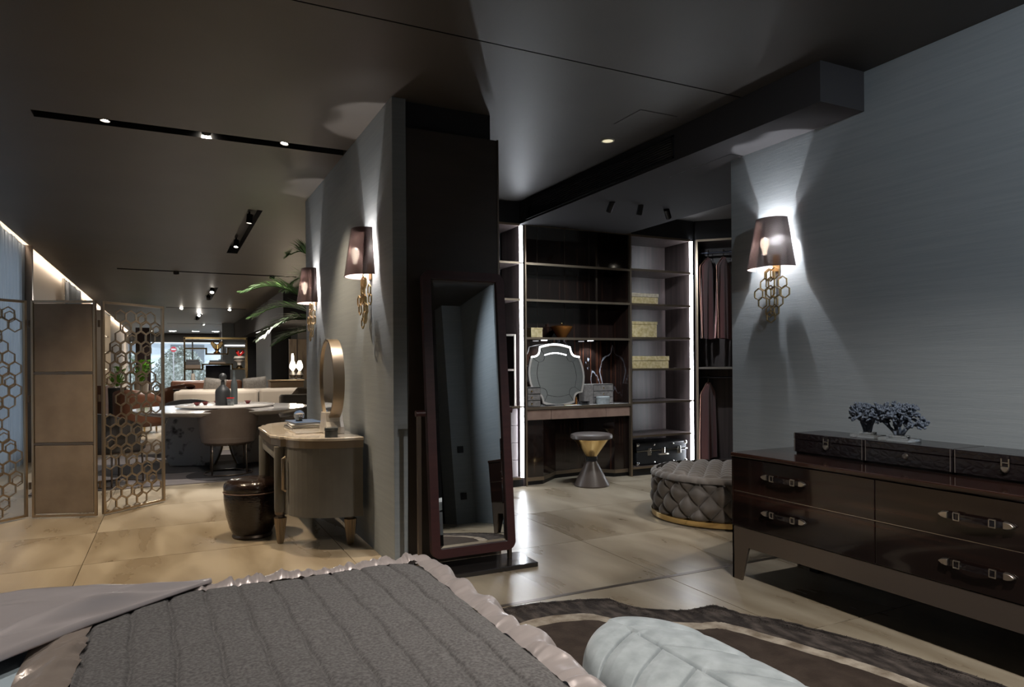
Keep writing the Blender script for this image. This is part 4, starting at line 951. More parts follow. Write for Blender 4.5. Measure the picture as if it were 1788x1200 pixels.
def jewel(label, x0, x1, y0, y1, h, rows, xs_):
    t = thing('jewellery_box', label, 'jewellery box', ((x0+x1)/2, (y0+y1)/2, CT), 0, 'jewellery boxes on the vanity counter'); hx, hy = (x1-x0)/2, (y1-y0)/2
    obj('case', B(-hx, hx, -hy+.006, hy, 0, h), GREYLEA, t, bevel=.003)
    obj('drawer_recess', B(xs_[0]-.003-(x0+x1)/2, xs_[1]+.003-(x0+x1)/2, -hy+.0035, -hy+.0055, .003, h-.003), BLACK, t)
    for k in range(rows):
        z0 = .006+k*(h-.012)/rows; z1 = z0+(h-.012)/rows-.008
        d = obj('drawer', B(xs_[0]-(x0+x1)/2, xs_[1]-(x0+x1)/2, -hy, -hy+.006, z0, z1), GREYLEA, t, bevel=.002)
        xc_ = (xs_[0]+xs_[1])/2-(x0+x1)/2-(.0 if xs_[1]-xs_[0] > .15 else .03)
        obj('knob', MB().ball((xc_, -hy-.007, (z0+z1)/2), .009, 10), GOLD, d, smooth='all')
jewel('small grey leather jewellery box with three drawers at the left end of the counter', 3.41, 3.575, 6.565, 6.68, .215, 3, (3.418, 3.567))
jewel('wide grey leather jewellery box with three short drawers right of the mirror', 4.235, 4.63, 6.735, 6.86, .225, 3, (4.36, 4.62))
rb = thing('round_box', 'round grey shagreen box in front of the wide jewellery box', 'box', (4.42, 6.64, CT))
obj('body', MB().lathe([(.001,0),(.074,0),(.076,.055)], 32), GREYSTONE, rb, smooth=True); obj('lid', MB().lathe([(.078,.057),(.078,.082),(.072,.086),(.001,.086)], 32), GREYSTONE, rb, smooth=True)
tb = thing('black_dish', 'low black dish on the counter beside the round box', 'dish', (4.17, 6.64, CT))
obj('dish', MB().lathe([(.001,.004),(.055,.004),(.062,.004),(.070,.038),(.065,.038),(.057,.012),(.001,.012)], 24, 0, 0, sy=.55), SCREENB, tb, smooth=True); obj('foot', MB().lathe([(.05,0),(.055,.004)], 24, sy=.55), BLACK, tb)
pb = thing('perfume_bottle', 'slim copper perfume bottle behind the black dish', 'bottle', (4.115, 6.72, CT)); obj('bottle', MB().lathe([(.001,0),(.012,0),(.010,.02),(.007,.07),(.007,.075)], 14), AMBER, pb, smooth=True); obj('cap', MB().lathe([(.009,.075),(.009,.088),(.001,.088)], 14), GOLD, pb)
gt = tag(obj('gold_tray', B(3.93, 4.09, 6.655, 6.70, CT, CT+.008), GOLD, bevel=.002), 'narrow gold tray lying on the counter before the mirror foot', 'tray')
bk = tag(obj('hair_brush', MB().tube([(3.66, 6.60, CT+.010), (3.74, 6.615, CT+.010), (3.80, 6.62, CT+.009), (3.90, 6.63, CT+.008)], [.010, .009, .006, .006], 8), BLACK, smooth='all'), 'slim black brush lying on the counter before the mirror', 'brush')
pp = tag(obj('paper_sheet', B(3.92, 4.10, 6.575, 6.64, CT, CT+.0015), WHITE), 'white card lying on the vanity counter', 'card')
# things on the vanity shelf
sb = thing('gift_box', 'small plain beige box at the left of the dark vanity shelf', 'box', (3.555, 6.66, 1.5895)); obj('body', B(-.07, .07, -.05, .05, 0, .085), GBOX, sb, bevel=.002); obj('lid', B(-.073, .073, -.053, .053, .086, .105), GBOX, sb, bevel=.002)
cb = thing('amber_bowl', 'tapered amber lidded bowl on the dark vanity shelf', 'bowl', (3.93, 6.72, 1.5895))
obj('bowl', MB().lathe([(.001,0),(.045,0),(.05,.004),(.13,.125),(.126,.127),(.045,.010),(.001,.010)], 32), AMBER, cb, smooth=True); obj('lid', MB().lathe([(.128,.129),(.09,.142),(.001,.150)], 32), M('dark_amber', (.10,.045,.018), .12, .5), cb, smooth=True); obj('knob', MB().ball((0,0,.163), .014, 12), GOLD, cb, smooth='all')
# ---- hourglass stool
hs = thing('hourglass_stool', 'hourglass stool with gold cone, dark brown base and padded seat before the vanity', 'stool', (4.03, 6.28, 0))
obj('base_cone', MB().lathe([(.001,0),(.186,0),(.190,.012),(.182,.03),(.06,.255),(.056,.262)], 40), M('brown_lacquer', (.085,.066,.055), .35), hs, smooth=True)
for k, z in enumerate((.272, .288, .304)): obj('waist_ring', MB().lathe([(.045,z-.006),(.060,z-.006),(.062,z),(.060,z+.006),(.045,z+.006)], 28), BLACK, hs, smooth=True)
obj('waist_core', MB().lathe([(.045,.255),(.045,.32)], 20), BLACK, hs)
obj('gold_cone', MB().lathe([(.056,.312),(.062,.318),(.190,.495),(.192,.500),(.001,.500)], 48), GOLD, hs, smooth=True)
obj('seat_cushion', MB().lathe([(.001,.500),(.205,.500),(.222,.510),(.226,.528),(.218,.548),(.19,.558),(.001,.562)], 44), M('dark_brown_seat_leather', (.085,.068,.062), .4), hs, smooth=True)
# ---- tufted ottoman
ot = thing('tufted_ottoman', 'large round button tufted taupe velvet ottoman with gold base', 'ottoman', (4.225, 4.54, 0))
OR, OH, Z0 = .60, .405, .055
NT = 19                                      # diamonds round the side
def tuft(p, q, e=.42): return (abs(math.sin(PI*p))*abs(math.sin(PI*q)))**e
def oside(u, v):
    a = 2*PI*u; z = Z0+(OH-.045-Z0)*v
    s = u*NT*1.0; tt = v*1.5; d = tuft(s+tt+.5, s-tt+.5)
    r = OR-.058+.058*d-(.02*(abs(v-.5)*2)**6)
    if v > .9: r -= .02*((v-.9)/.1)**2
    return (r*math.cos(a), r*math.sin(a), z)
def otop(u, v):
    a = 2*PI*u; rr = (OR-.055)*v; x, y = rr*math.cos(a), rr*math.sin(a)
    lx, ly = x/.18, y/.18; d = tuft((lx+ly), (lx-ly), .40)
    e = max(0, v-.86)/.14
    return (x, y, OH-.036+.044*d-.035*e*e)
obj('side_upholstery', MB().grid(520, 40, oside, True), VELVET, ot, smooth='all')
obj('top_upholstery', MB().grid(220, 90, otop, True), VELVET, ot, smooth='all')
def oedge(u, v):
    a = 2*PI*u; t = PI/2*v; d = .012*abs(math.sin(PI*u*NT*2)); r = OR-.06+.048*math.cos(t)+d*.7; return (r*math.cos(a), r*math.sin(a), OH-.055+.045*math.sin(t)+d*.3)
obj('rim_roll', MB().grid(312, 8, oedge, True), VELVET, ot, smooth='all')
mb = MB()
for i in range(NT):
    for (uu, vv) in ((i/NT, 1/3), ((i+.5)/NT, 2/3), ((i+.5)/NT, .02)):
        p = oside(uu, vv); mb.ball((p[0]*1.0, p[1]*1.0, p[2]), .010, 6)
for i in range(-6, 7):
    for j in range(-6, 7):
        x, y = (i+j)*.09, (i-j)*.09
        if x*x+y*y < .25: mb.ball((x, y, OH-.034), .010, 6)
bt = obj('buttons', mb, VELVET, ot); bt['kind'] = 'stuff'
obj('gold_base', MB().lathe([(.001,.008),(OR-.03,.008),(OR-.012,.010),(OR-.010,.052),(OR-.02,.058),(.001,.058)], 72), GOLD, ot, smooth=True)
obj('glide_ring', MB().lathe([(.3,0),(OR-.06,0),(OR-.06,.008),(.3,.008)], 40), BLACK, ot)
# ================================================================== FAR SHOWROOM
# curtains along the left wall
def curtain(y0, y1, label, x=-1.82):
    t = thing('sheer_curtain', label, 'curtain', (0, 0, 0)); n = int((y1-y0)*44)
    fn = lambda u, v: (x+.045*math.sin((y0+(y1-y0)*u)*2*PI/.17)+.012*math.sin((y0+(y1-y0)*u)*7+v*2), y0+(y1-y0)*u, .02+2.96*v)
    obj('drape', MB().grid(n, 4, fn), CURT, t, smooth='all'); obj('rail', B(x-.01, x+.01, y0, y1, 2.98, 3.0), BLACK, t)
curtain(5.0, 11.45, 'blue grey pleated curtain behind the folding screen'); curtain(16.0, 18.1, 'blue grey pleated curtain farther along the left wall'); curtain(-1.5, 4.95, 'blue grey pleated curtain beside the bed')
tag(obj('curtain_end_post', B(-1.80, -1.70, 11.46, 11.56, 0, 2.98), DKBRONZE), 'dark narrow post at the end of the near curtain', 'post')
tag(obj('steel_mullion', B(-1.85, -1.80, 15.62, 15.72, 0, 3.0), CHROME), 'pale steel post between wall panel and far curtain', 'post')
# rug below the dining table
cr = thing('showroom_carpet', 'grey mauve carpet with a charcoal curve under the dining table', 'carpet', (.6, 9.8, 0))
obj('field', B(-1.9, 1.04, -1.35, 1.75, 0, .010), RUG2, cr); obj('dark_band', MB().prism([(-1.9,-.1),(-.6,-.45),(.3,-.5),(1.04,-.4),(1.04,.5),(0,.4),(-1.9,.9)], .009, .013), RUG2D, cr)
obj('dark_disc', MB().lathe([(.5,.0125),(.5,.014),(.001,.014)], 28, .05, -.85), RUG2D, cr)
# dining table
TX, TY, TR, TZ = .615, 9.80, 1.06, .765
dt = thing('dining_table', 'round pale marble dining table on two etched stone slab legs', 'table', (TX, TY, 0))
obj('table_top', MB().lathe([(.001,TZ-.06),(TR-.09,TZ-.06),(TR-.01,TZ-.018),(TR,TZ-.008),(TR-.004,TZ),(.001,TZ)], 72), WHITEMARB, dt, smooth=True)
def slableg(x, y, rz):
    n = 12; P = [(.30*math.cos(a)+.10*math.cos(a)*abs(math.sin(a)), .36*math.sin(a)) for a in []]
    prof = []
    for i in range(n+1): t = i/n; prof.append((-.27-.10*math.sin(PI*t), .05+.655*t-.03))
    prof2 = [(-a, z) for a, z in reversed(prof)]
    l = obj('slab_leg', MB(lambda a, b, c: (a, c, b)).prism(prof+prof2, -.05, .05), GREYVEIN, dt, loc=(x, y, 0), rot=(0, 0, rz), bevel=.006)
    obj('gold_edge', MB().tube([(a-.004, 0, z) for a, z in prof], .012, 6), GOLD, l); obj('gold_edge', MB().tube([(-a+.004, 0, z) for a, z in prof], .012, 6), GOLD, l)
    obj('gold_foot', MB().lathe([(.03,.012),(.03,.03)], 10, -.15, 0).lathe([(.03,.012),(.03,.03)], 10, .15, 0), GOLD, l)
slableg(-.36, .10, -.35); slableg(.42, .08, .30)
ls = thing('lazy_susan', 'round marble turntable on the dining table', 'turntable', (TX+.03, TY+.05, TZ)); obj('pivot', MB().lathe([(.16,0),(.16,.014)], 24), BLACK, ls); obj('disc', MB().lathe([(.001,.014),(.58,.014),(.60,.020),(.60,.034),(.59,.038),(.001,.038)], 64), WHITEMARB, ls, smooth=True)
LZ = TZ+.038
v1 = thing('round_bottle_vase', 'black ceramic bottle vase with a ball stopper on the dining table', 'vase', (.60, 9.62, LZ))
obj('body', MB().lathe([(.001,0),(.088,0),(.092,.01),(.092,.17),(.085,.20),(.05,.235),(.024,.262),(.022,.315)], 32), VASEB, v1, smooth=True); obj('ball_stopper', MB().ball((0,0,.362), .048, 20), VASEB, v1, smooth='all')
v2 = thing('slim_bottle_vase', 'slim blue black ceramic bottle beside the ball stopper vase', 'vase', (.745, 9.76, LZ)); obj('body', MB().lathe([(.001,0),(.040,0),(.042,.008),(.041,.25),(.036,.29),(.018,.34),(.015,.36)], 24), VASEG, v2, smooth=True); obj('neck', MB().lathe([(.015,.36),(.013,.44),(.014,.445),(.010,.445),(.010,.36)], 18), VASEG, v2, smooth=True)
cu = thing('drinking_glass', 'dark tumbler with a red rim on the dining table', 'glass', (.68, 9.485, LZ)); obj('tumbler', MB().lathe([(.001,0),(.038,0),(.042,.01),(.045,.09),(.042,.09),(.038,.012),(.001,.012)], 24), DKONYX, cu, smooth=True); obj('rim', MB().lathe([(.0455,.09),(.0455,.10),(.0415,.10),(.0415,.09)], 24), REDC, cu)
for i, (x, y) in enumerate(((.30, 9.68), (.40, 9.80), (.55, 9.95), (.92, 9.85))):
    b = thing('red_bowl', ['small dark red bowl at the left edge of the turntable', 'second small dark red bowl on the left of the turntable', 'small dark red bowl behind the ball stopper vase', 'small dark red bowl right of the slim bottle'][i], 'bowl', (x, y, LZ), 0, 'red bowls on the turntable'); obj('bowl', MB().lathe([(.001,.004),(.02,.004),(.05,.038),(.047,.039),(.018,.010),(.001,.010)], 20), REDG, b, smooth=True); obj('foot', MB().lathe([(.018,0),(.02,.004)], 16), REDG, b)
# dining chairs (barrel shell on a thin metal frame); opening faces local +y
def barrel_chair(label, loc, rz, mat):
    t = thing('barrel_chair', label, 'chair', loc, rz, 'barrel dining chairs'); r = .345
    def shell(off_):
        def fn(u, v):
            a = PI*1.0+PI*u; a = PI*(.93+1.14*u); hgt = .80-.16*abs(u*2-1)**2.2; z = .40+(hgt-.40)*v; rr = r-off_-.045*(1-v)
            return (rr*math.cos(a), rr*math.sin(a)*.95, z)
        return fn
    mb = MB(); mb.grid(36, 8, shell(0)); mb.grid(36, 8, shell(.05)); s0, s1 = shell(0), shell(.05)
    mb.grid(36, 1, lambda u, v: tuple(Vector(s0(u, 1)).lerp(Vector(s1(u, 1)), v))); mb.grid(36, 1, lambda u, v: tuple(Vector(s0(u, 0)).lerp(Vector(s1(u, 0)), v)))
    for u_ in (0, 1): mb.grid(8, 1, lambda a, v: tuple(Vector(s0(u_, a)).lerp(Vector(s1(u_, a)), v)))
    obj('backrest', mb, mat, t, smooth=True)
    obj('seat', MB().lathe([(.001,.37),(.27,.37),(.295,.39),(.30,.44),(.27,.47),(.001,.475)], 32), mat, t, smooth=True)
    obj('floor_ring', MB().tube([(.27*math.cos(a), .27*math.sin(a), .012) for a in [2*PI*i/36 for i in range(36)]], .009, 6, True), DKBRONZE, t, smooth='all')
    for k in range(4): a = PI/4+k*PI/2; obj('leg', MB().tube([(.27*math.cos(a), .27*math.sin(a), .012), (.26*math.cos(a), .26*math.sin(a), .40)], .010, 8), DKBRONZE, t, smooth='all')
    obj('seat_frame', MB().tube([(.26*math.cos(a), .26*math.sin(a), .365) for a in [2*PI*i/30 for i in range(30)]], .009, 6, True), DKBRONZE, t)
    return t
barrel_chair('brown grey leather barrel chair drawn up to the near side of the dining table', (.62, 9.02, .010), 0, CHAIRL)
barrel_chair('charcoal leather barrel chair seen through the right screen fretwork', (-.55, 8.75, .012), -.85, DARKL)
barrel_chair('charcoal barrel chair on the far side of the dining table', (.2, 11.15, .012), PI*.95, DARKL)
# sofa
def cushion(name, label, loc, rot, w_, h_, d_, mat, cat='cushion', group=None):
    n = 14
    def f_(sg):
        def fn(u, v):
            a, b = u*2-1, v*2-1; th = (max(0, (1-a**4))*max(0, (1-b**4)))**.5
            k = 1-.07*(1-abs(a))*(1 if abs(b) > .95 else 0); return (a*w_/2*(1-.06*(1-b*b)*0), sg*d_/2*th, b*h_/2*(1-.05*(1-a*a)*0))
        return fn
    mb = MB(); mb.grid(n, n, f_(1)); mb.grid(n, n, f_(-1))
    o = obj(name, mb, mat, None, smooth='all', loc=loc, rot=rot); return tag(o, label, cat, group)
sf = thing('sofa', 'long beige fabric corner sofa with its back to the dining table', 'sofa', (0, 0, 0))
obj('base', B(.05, 2.72, 15.0, 16.0, .10, .42), SOFA, sf, bevel=.03, seg=3, smooth=True); obj('backrest', B(.05, 1.60, 14.95, 15.25, .10, .82), SOFA, sf, bevel=.07, seg=4, smooth=True); obj('backrest', B(1.62, 2.72, 14.95, 15.25, .10, .84), SOFA, sf, bevel=.07, seg=4, smooth=True)
obj('back_cushion', B(.12, 1.0, 15.2, 15.45, .42, .84), SOFA, sf, bevel=.08, seg=4, smooth=True); obj('back_cushion', B(1.02, 1.95, 15.2, 15.45, .42, .84), SOFA, sf, bevel=.08, seg=4, smooth=True)
obj('chaise', B(1.80, 3.0, 12.6, 15.0, .10, .44), SOFA, sf, bevel=.03, seg=3, smooth=True); obj('chaise_back', B(1.70, 3.05, 12.45, 12.75, .10, .80), SOFA, sf, bevel=.05, seg=4, smooth=True)
for x, y in ((.15, 15.1), (2.6, 15.1), (.15, 15.9), (2.6, 15.9), (1.9, 12.6), (2.9, 12.6)): obj('leg', B(x-.02, x+.02, y-.02, y+.02, 0, .10), DKBRONZE, sf)
CG = 'cushions on the corner sofa'
cushion('throw_cushion', 'patterned taupe cushion leaning beside the ball stopper vase on the sofa', (.80, 15.34, .86), (.2, .12, 0), .42, .40, .14, CUSH, group=CG)
cushion('throw_cushion', 'dark grey taupe cushion on the sofa right of the bottles', (1.58, 15.34, .86), (.2, -.1, 0), .46, .42, .14, CUSH, group=CG)
cushion('throw_cushion', 'pale taupe cushion slumped on the sofa chaise by the partition', (2.30, 13.6, .74), (1.0, .1, .3), .55, .45, .15, SOFA, group=CG)
st_ = thing('side_table', 'low dark round side table beyond the dining table', 'table', (1.55, 11.9, 0)); obj('top', MB().lathe([(.001,.47),(.26,.47),(.28,.48),(.28,.50),(.001,.50)], 32), WHITEMARB, st_, smooth=True); obj('stem', MB().lathe([(.16,0),(.16,.015),(.03,.03),(.03,.40),(.14,.47)], 24), DKBRONZE, st_, smooth=True)
# metal shelf (etagere)
EX0, EX1, EY = .34, 2.04, 22.0
et = thing('metal_shelf', 'open black and brass stepped display shelf in the far showroom', 'shelf', (0, EY, 0))
ETG = M('black_brass_metal', (.10, .07, .035), .2, .9)
for x in (EX0, EX1-.04):
    for y in (-.18, .18): obj('upright', B(x, x+.04, y-.02, y+.02, 0, 2.13), ETG, et)
obj('top_bar', B(EX0, EX1, -.2, .2, 2.09, 2.14), GOLD, et)
def step(zs):
    for (x0, x1, z) in zs: obj('shelf_board', B(x0, x1, -.18, .18, z-.02, z+.02), ETG, et)
    for (a, b) in zip(zs, zs[1:]): z0, z1 = sorted((a[2], b[2])); obj('riser', B(a[1]-.02, a[1]+.02, -.18, .18, z0-.02, z1+.02), ETG, et)
step([(EX0, .93, 1.82), (.93, 1.50, 1.66), (1.50, EX1, 1.82)]); step([(EX0, .83, 1.22), (.83, 1.62, 1.36), (1.62, EX1, 1.22)]); step([(EX0, .85, .86)]); step([(EX0, EX1, .30)])
tv = thing('display_screen', 'black glass screen standing in the metal shelf', 'screen', (1.24, EY-.05, .32)); obj('panel', B(-.33, .33, -.02, .02, .48, 1.01), SCREENB, tv, bevel=.004); obj('stand', B(-.03, .03, -.02, .02, .02, .50).box(-.2, .2, -.1, .1, 0, .02), BLACK, tv)
gs = thing('gold_sculpture', 'golden butterfly shaped sculpture on the upper shelf', 'sculpture', (1.22, EY, 1.68)); obj('pedestal', MB().lathe([(.09,0),(.10,.02),(.05,.06),(.05,.09),(.08,.13)], 18), GOLD, gs, smooth=True)
for s in (-1, 1): obj('wing', MB(lambda a, b, c: (s*a, c, .10+b)).prism([(0,0),(.10,.05),(.18,.20),(.12,.26),(.06,.20),(0,.16)] if s > 0 else [(0,0),(.10,.05),(.18,.20),(.12,.26),(.06,.20),(0,.16)][::-1], -.03, .03), GOLD, gs, bevel=.02)
rv = thing('coral_vase', 'cream banded footed vase holding red coral on the right shelf', 'vase', (1.83, EY, 1.24)); obj('body', MB().lathe([(.08,0),(.09,.02),(.05,.08),(.06,.16),(.15,.24),(.16,.30),(.13,.36),(.001,.36)], 24), CREAM, rv, smooth=True); obj('band', MB().lathe([(.157,.255),(.163,.275),(.163,.29),(.157,.30)], 24), BLACK, rv); obj('foot', MB().lathe([(.001,0),(.095,0),(.09,.03),(.055,.09)], 20), ETG, rv)
mb = MB(); rnd = random.Random(2)
for k in range(16): a = rnd.uniform(0, 2*PI); q = rnd.uniform(.03, .14); mb.tube([(0,0,.34),(q*.5*math.cos(a), q*.5*math.sin(a), .42),(q*math.cos(a), q*math.sin(a), .47+rnd.uniform(0,.07))], [.02,.018,.014], 6)
obj('red_coral', mb, REDC, rv, smooth='all')
for i, (w_, h_, z, mt) in enumerate(((.30, .11, 1.24, BOOKT), (.27, .09, 1.351, BOOKD), (.24, .06, 1.442, BOOKD))): b = thing('book', ['thick brown book at the bottom of the shelf pile', 'dark book in the middle of the shelf pile', 'dark book on top of the shelf pile'][i], 'book', (.57, EY, z), 0, 'books on the metal shelf'); obj('cover', B(-w_*.7, w_*.7, -.13, .13, 0, h_), mt, b, bevel=.006); obj('pages', B(-w_*.69, w_*.69, .13, .135, .012, h_-.012), BOOKW, b)
for i, z in enumerate((1.38, 1.43)): b = thing('book', ['lower flat book under the gold sculpture', 'upper flat book under the gold sculpture'][i], 'book', (1.22, EY, z), 0, 'books on the metal shelf'); obj('cover', B(-.22+.02*i, .22-.02*i, -.14, .14, 0, .048), (BOOKT, BOOKD)[i], b, bevel=.005); obj('pages', B(-.2+.02*i, .2-.02*i, .14, .145, .01, .038), BOOKW, b)
cd = thing('pillar_candle', 'cream pillar candle on the lower left shelf', 'candle', (.58, EY, .88)); obj('wax', MB().lathe([(.001,.02),(.06,.02),(.05,.22),(.001,.22)], 16), CREAM, cd, smooth=True); obj('holder', MB().lathe([(.14,0),(.16,.02),(.06,.02)], 20), ETG, cd)
# bottle lamps on a tan cabinet
tc_ = thing('tan_cabinet', 'tan lacquered low cabinet beyond the sofa', 'cabinet', (2.55, 17.6, 0)); obj('body', B(-.42, .35, -.25, .25, .06, .92), TAN, tc_, bevel=.02, seg=3, smooth=True); obj('top', B(-.44, .37, -.27, .27, .925, .96), TAN, tc_, bevel=.008); obj('plinth', B(-.38, .31, -.2, .2, 0, .06), BLACK, tc_)
for i, (x, y, z, s, lab) in enumerate(((2.68, 17.6, .962, 1.0, 'taller glowing teardrop glass lamp on the tan cabinet'), (2.83, 17.5, .962, .72, 'shorter glowing glass lamp on the tan cabinet'))):
    t = thing('glass_lamp', lab, 'lamp', (x, y, z), 0, 'glowing glass lamps'); obj('base', MB().lathe([(.09,0),(.09,.02),(.05,.05),(.09,.12),(.05,.18),(.03,.22)], 20), VASEB, t, smooth=True); obj('glowing_glass', MB().lathe([(.02,.22),(.075,.30),(.07,.36),(.035,.46),(.022,.62*s),(.02,.64*s),(.001,.64*s)], 20), M('lamp_glow', (1,1,1), .3, emis=((1,.86,.66), 14)) if i == 0 else MATS['lamp_glow'], t, smooth=True); lamp('POINT', 'glass_lamp_light', (x, y-.15, z+.4), 14, WARM, .06)
ar = thing('framed_artwork', 'tall veined panel artwork hanging behind the glass lamps', 'artwork', (3.12, 19.93, .92)); obj('panel', B(-.18, .30, 0, .04, 0, 1.12), ARTM, ar); obj('frame_edge', B(.03, .05, -.006, 0, 0, 1.12), BLACK, ar)
tag(obj('dark_drape_panel', B(3.52, 3.95, 19.7, 19.9, 0, 2.35), BLKPLA), 'black narrow panel right of the veined artwork', 'panel')
# palm behind the partition
pm = thing('potted_palm', 'potted palm with long arching fronds reaching out from behind the partition', 'palm', (1.95, 8.6, 0))
obj('pot', MB().lathe([(.001,0),(.18,0),(.25,.45),(.23,.45),(.2,.40),(.001,.40)], 28), POT, pm, smooth=True); obj('trunk', MB().tube([(0,0,.35),(.02,0,1.0),(0,.02,1.75)], [.06,.05,.04], 10), WOODT, pm)
def frond(az, rise, ln, droop, seed):
    rnd = random.Random(seed); mb = MB(); pts = []; d = Vector((math.cos(az), math.sin(az), 0))
    for i in range(15): t = i/14; pts.append(Vector((0,0,1.70))+d*ln*t*(1-.12*t)+Vector((0,0,rise*math.sin(min(1,t*1.1)*PI*.62)-droop*t*t)))
    mb.tube(pts, [.012*(1-.8*i/14)+.002 for i in range(15)], 5); sidev = d.cross(Vector((0,0,1)))
    for i in range(2, 56):
        t = .12+.88*i/56; k = min(13, int(t*14)); f_ = t*14-k; p = pts[k].lerp(pts[k+1], f_); tg = (pts[k+1]-pts[k]).normalized()
        for s in (-1, 1):
            L_ = .34*math.sin(PI*min(1, t*.78+.22))*rnd.uniform(.85, 1.1)+.05; e = (sidev*s*.75+tg*.85+Vector((0,0,rnd.uniform(-.05,.28)))).normalized(); w_ = Vector((0,0,1)).cross(e).normalized()*.011
            m_ = p+e*L_*.5+Vector((0,0,.01)); q = p+e*L_-Vector((0,0,.08*L_)); mb.add([p-w_*.4, p+w_*.4, m_+w_, q, m_-w_], [(0,1,2,4),(4,2,3)])
    return mb
for k, (az, rise, ln, dp) in enumerate(((PI*.99, .60, 1.40, .10), (PI*1.10, .30, 1.30, .40), (PI*.92, .42, 1.30, .22), (PI*1.2, .75, .9, .2), (PI*.78, .8, 1.0, .2), (PI*1.03, .10, 1.0, .25), (PI*.6, .8, .9, .4), (PI*1.5, .7, .8, .3), (.3, .8, .9, .3), (PI*1.0, .95, .8, -.05))):
    obj('frond', frond(az, rise, ln, dp, k), PALM, pm)
# left side: lit display cabinet, plants, armchairs
lc = thing('lit_display_cabinet', 'warm lit display cabinet glowing behind the screen fretwork', 'cabinet', (-1.45, 19.2, 0))
obj('lit_back', B(-.40, -.36, -.9, .9, .9, 2.5), CABLIGHT, lc); obj('base', B(-.42, .12, -.95, .95, 0, .88), BRARM, lc, bevel=.01); obj('side_panel', B(-.42, .1, -.95, -.9, .88, 2.55), CREAM, lc); obj('side_panel', B(-.42, .1, .9, .95, .88, 2.55), CREAM, lc); obj('top', B(-.42, .1, -.95, .95, 2.55, 2.6), CREAM, lc)
for z in (1.25, 1.65, 2.05): obj('shelf', B(-.36, .05, -.9, .9, z-.012, z+.012), GLASS, lc)
rnd = random.Random(9)
for i, z in enumerate((.882, 1.263, 1.663, 2.063)):
    for j in range(5):
        t = thing('decanter', ['amber', 'dark', 'gold'][(i+j) % 3]+' decanter, '+['nearest', 'second', 'third', 'fourth', 'farthest'][j]+' on the '+['bottom', 'second', 'third', 'top'][i]+' shelf of the lit cabinet', 'decanter', (-1.45-.12+rnd.uniform(-.06,.06), 18.55+j*.32, z), 0, 'decanters in the lit cabinet'); h = rnd.uniform(.13, .22)
        obj('body', MB().lathe([(.001,0),(.05,0),(.055,.02),(.05,h*.6),(.02,h*.75),(.02,h)], 12), (AMBER, DKONYX, GOLD)[(i+j) % 3], t, smooth=True); obj('stopper', MB().ball((0,0,h+.018), .022, 8), GOLD, t)
tall = tag(obj('dark_tall_cabinet', B(-.95, -.55, 24.0, 24.5, 0, 2.5), M('dark_maroon_lacquer', (.035,.016,.018), .25)), 'tall dark maroon cabinet far behind the screen fretwork', 'cabinet')
for i, (x, y, s) in enumerate(((-.72, 21.5, 1.0), (-1.05, 17.4, .8))):
    t = thing('leafy_plant', ['bright green leafy plant before the dark maroon cabinet', 'small green leafy plant beside the lit display cabinet'][i], 'plant', (x, y, 0)); obj('pot', MB().lathe([(.001,0),(.15,0),(.18,.9 if i == 0 else .85),(.001,.9 if i == 0 else .85)], 16), CREAM if i == 0 else POT, t, smooth=True); mb = MB(); rnd = random.Random(i)
    for k in range(46):
        a = rnd.uniform(0, 2*PI); q = rnd.uniform(.05, .32)*s; z = (.95 if i == 0 else .88)+rnd.uniform(.05, .55)*s; c_ = Vector((q*math.cos(a), q*math.sin(a), z)); e = Vector((math.cos(a), math.sin(a), rnd.uniform(-.3,.6))).normalized(); w_ = e.cross(Vector((0,0,1))).normalized()*.07*s
        mb.add([c_-e*.09*s, c_+w_, c_+e*.11*s, c_-w_], [(0,1,2,3)]); mb.tube([(0,0,.88), c_], .006, 4)
    obj('leaves', mb, GREENP, t)
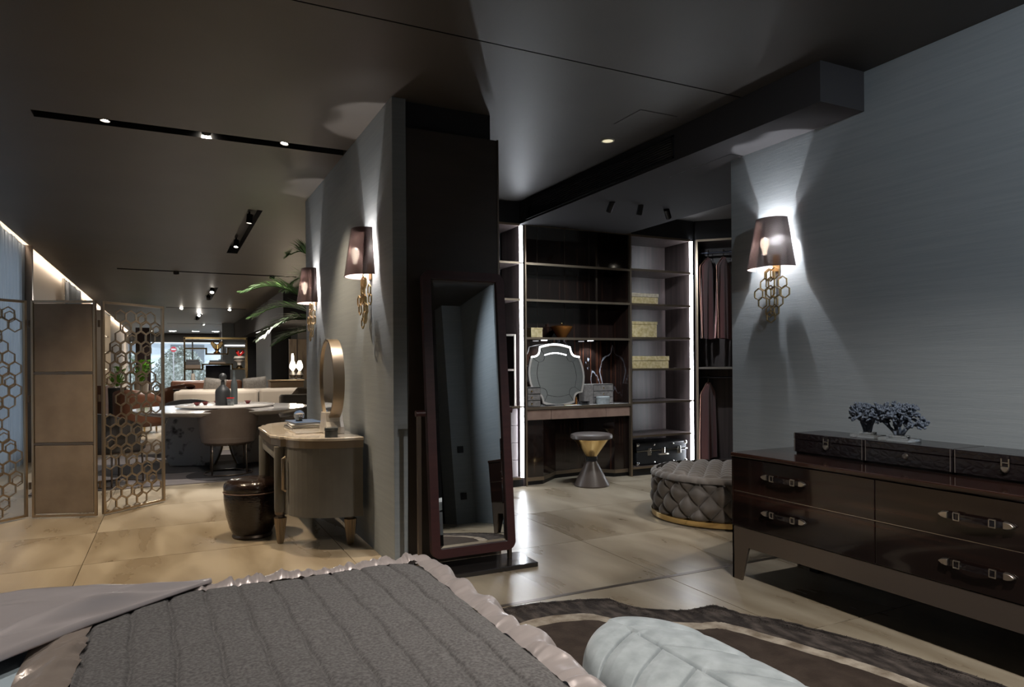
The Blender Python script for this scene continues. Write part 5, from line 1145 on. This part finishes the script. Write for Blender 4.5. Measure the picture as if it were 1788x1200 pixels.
def armchair(label, loc, rz, mat, inn):
    t = thing('armchair', label, 'armchair', loc, rz); fn = lambda o_: (lambda u, v: ((.46-o_)*math.cos(PI*(.95+1.1*u)), (.44-o_)*math.sin(PI*(.95+1.1*u)), .14+(.86-.24*abs(u*2-1)**2-.14)*v))
    mb = MB(); mb.grid(30, 6, fn(0)); obj('outer_shell', mb, mat, t, smooth='all', solid=.03); mb = MB(); mb.grid(30, 6, fn(.07)); obj('inner_upholstery', mb, inn, t, smooth='all', solid=.04)
    obj('seat', MB().lathe([(.001,.14),(.38,.14),(.38,.40),(.34,.44),(.001,.45)], 28), inn, t, smooth=True)
    for k in range(4): a = PI/4+k*PI/2; obj('leg', MB().lathe([(.014,0),(.02,.14)], 8, .3*math.cos(a), .3*math.sin(a)), GOLD, t)
armchair('chestnut leather armchair with cream lining left of the beige sofa', (-.55, 15.6, 0), -.5, BRARM, CREAM)
armchair('chestnut leather armchair farther back near the lit cabinet', (-.80, 18.0, 0), -1.0, BRARM, BRARM)
armchair('chestnut leather armchair beside the metal shelf', (.10, 19.6, 0), .6, BRARM, BRARM)
bs = thing('leather_sofa', 'chestnut leather sofa far back before the metal shelf', 'sofa', (.9, 20.6, 0)); obj('base', B(-.9, .9, -.4, .4, .1, .42), BRARM, bs, bevel=.04, seg=3, smooth=True); obj('backrest', B(-.9, .9, .2, .45, .4, .92), BRARM, bs, bevel=.07, seg=3, smooth=True)
for s in (-1, 1): obj('armrest', B(s*.9-.1, s*.9+.1, -.4, .45, .1, .66), BRARM, bs, bevel=.05, seg=3, smooth=True)
for x in (-.8, .8): obj('leg', B(x-.03, x+.03, -.3, -.24, 0, .1), BLACK, bs); obj('leg', B(x-.03, x+.03, .24, .3, 0, .1), BLACK, bs)
cf = thing('coffee_table', 'low dark coffee table with a red bowl behind the beige sofa', 'table', (.55, 18.4, 0)); obj('top', B(-.5, .5, -.4, .4, .72, .76), SCREENB, cf, bevel=.01); 
for x in (-.42, .42):
    for y in (-.32, .32): obj('leg', B(x-.02, x+.02, y-.02, y+.02, 0, .72), GOLD, cf)
bb = thing('red_bowl', 'red spiky bowl on the coffee table behind the beige sofa', 'bowl', (.42, 18.25, .76)); obj('bowl', MB().lathe([(.001,.006),(.05,.006),(.12,.06),(.115,.062),(.04,.015),(.001,.015)], 20), REDG, bb, smooth=True); obj('foot', MB().lathe([(.05,0),(.05,.006)], 14), REDG, bb)
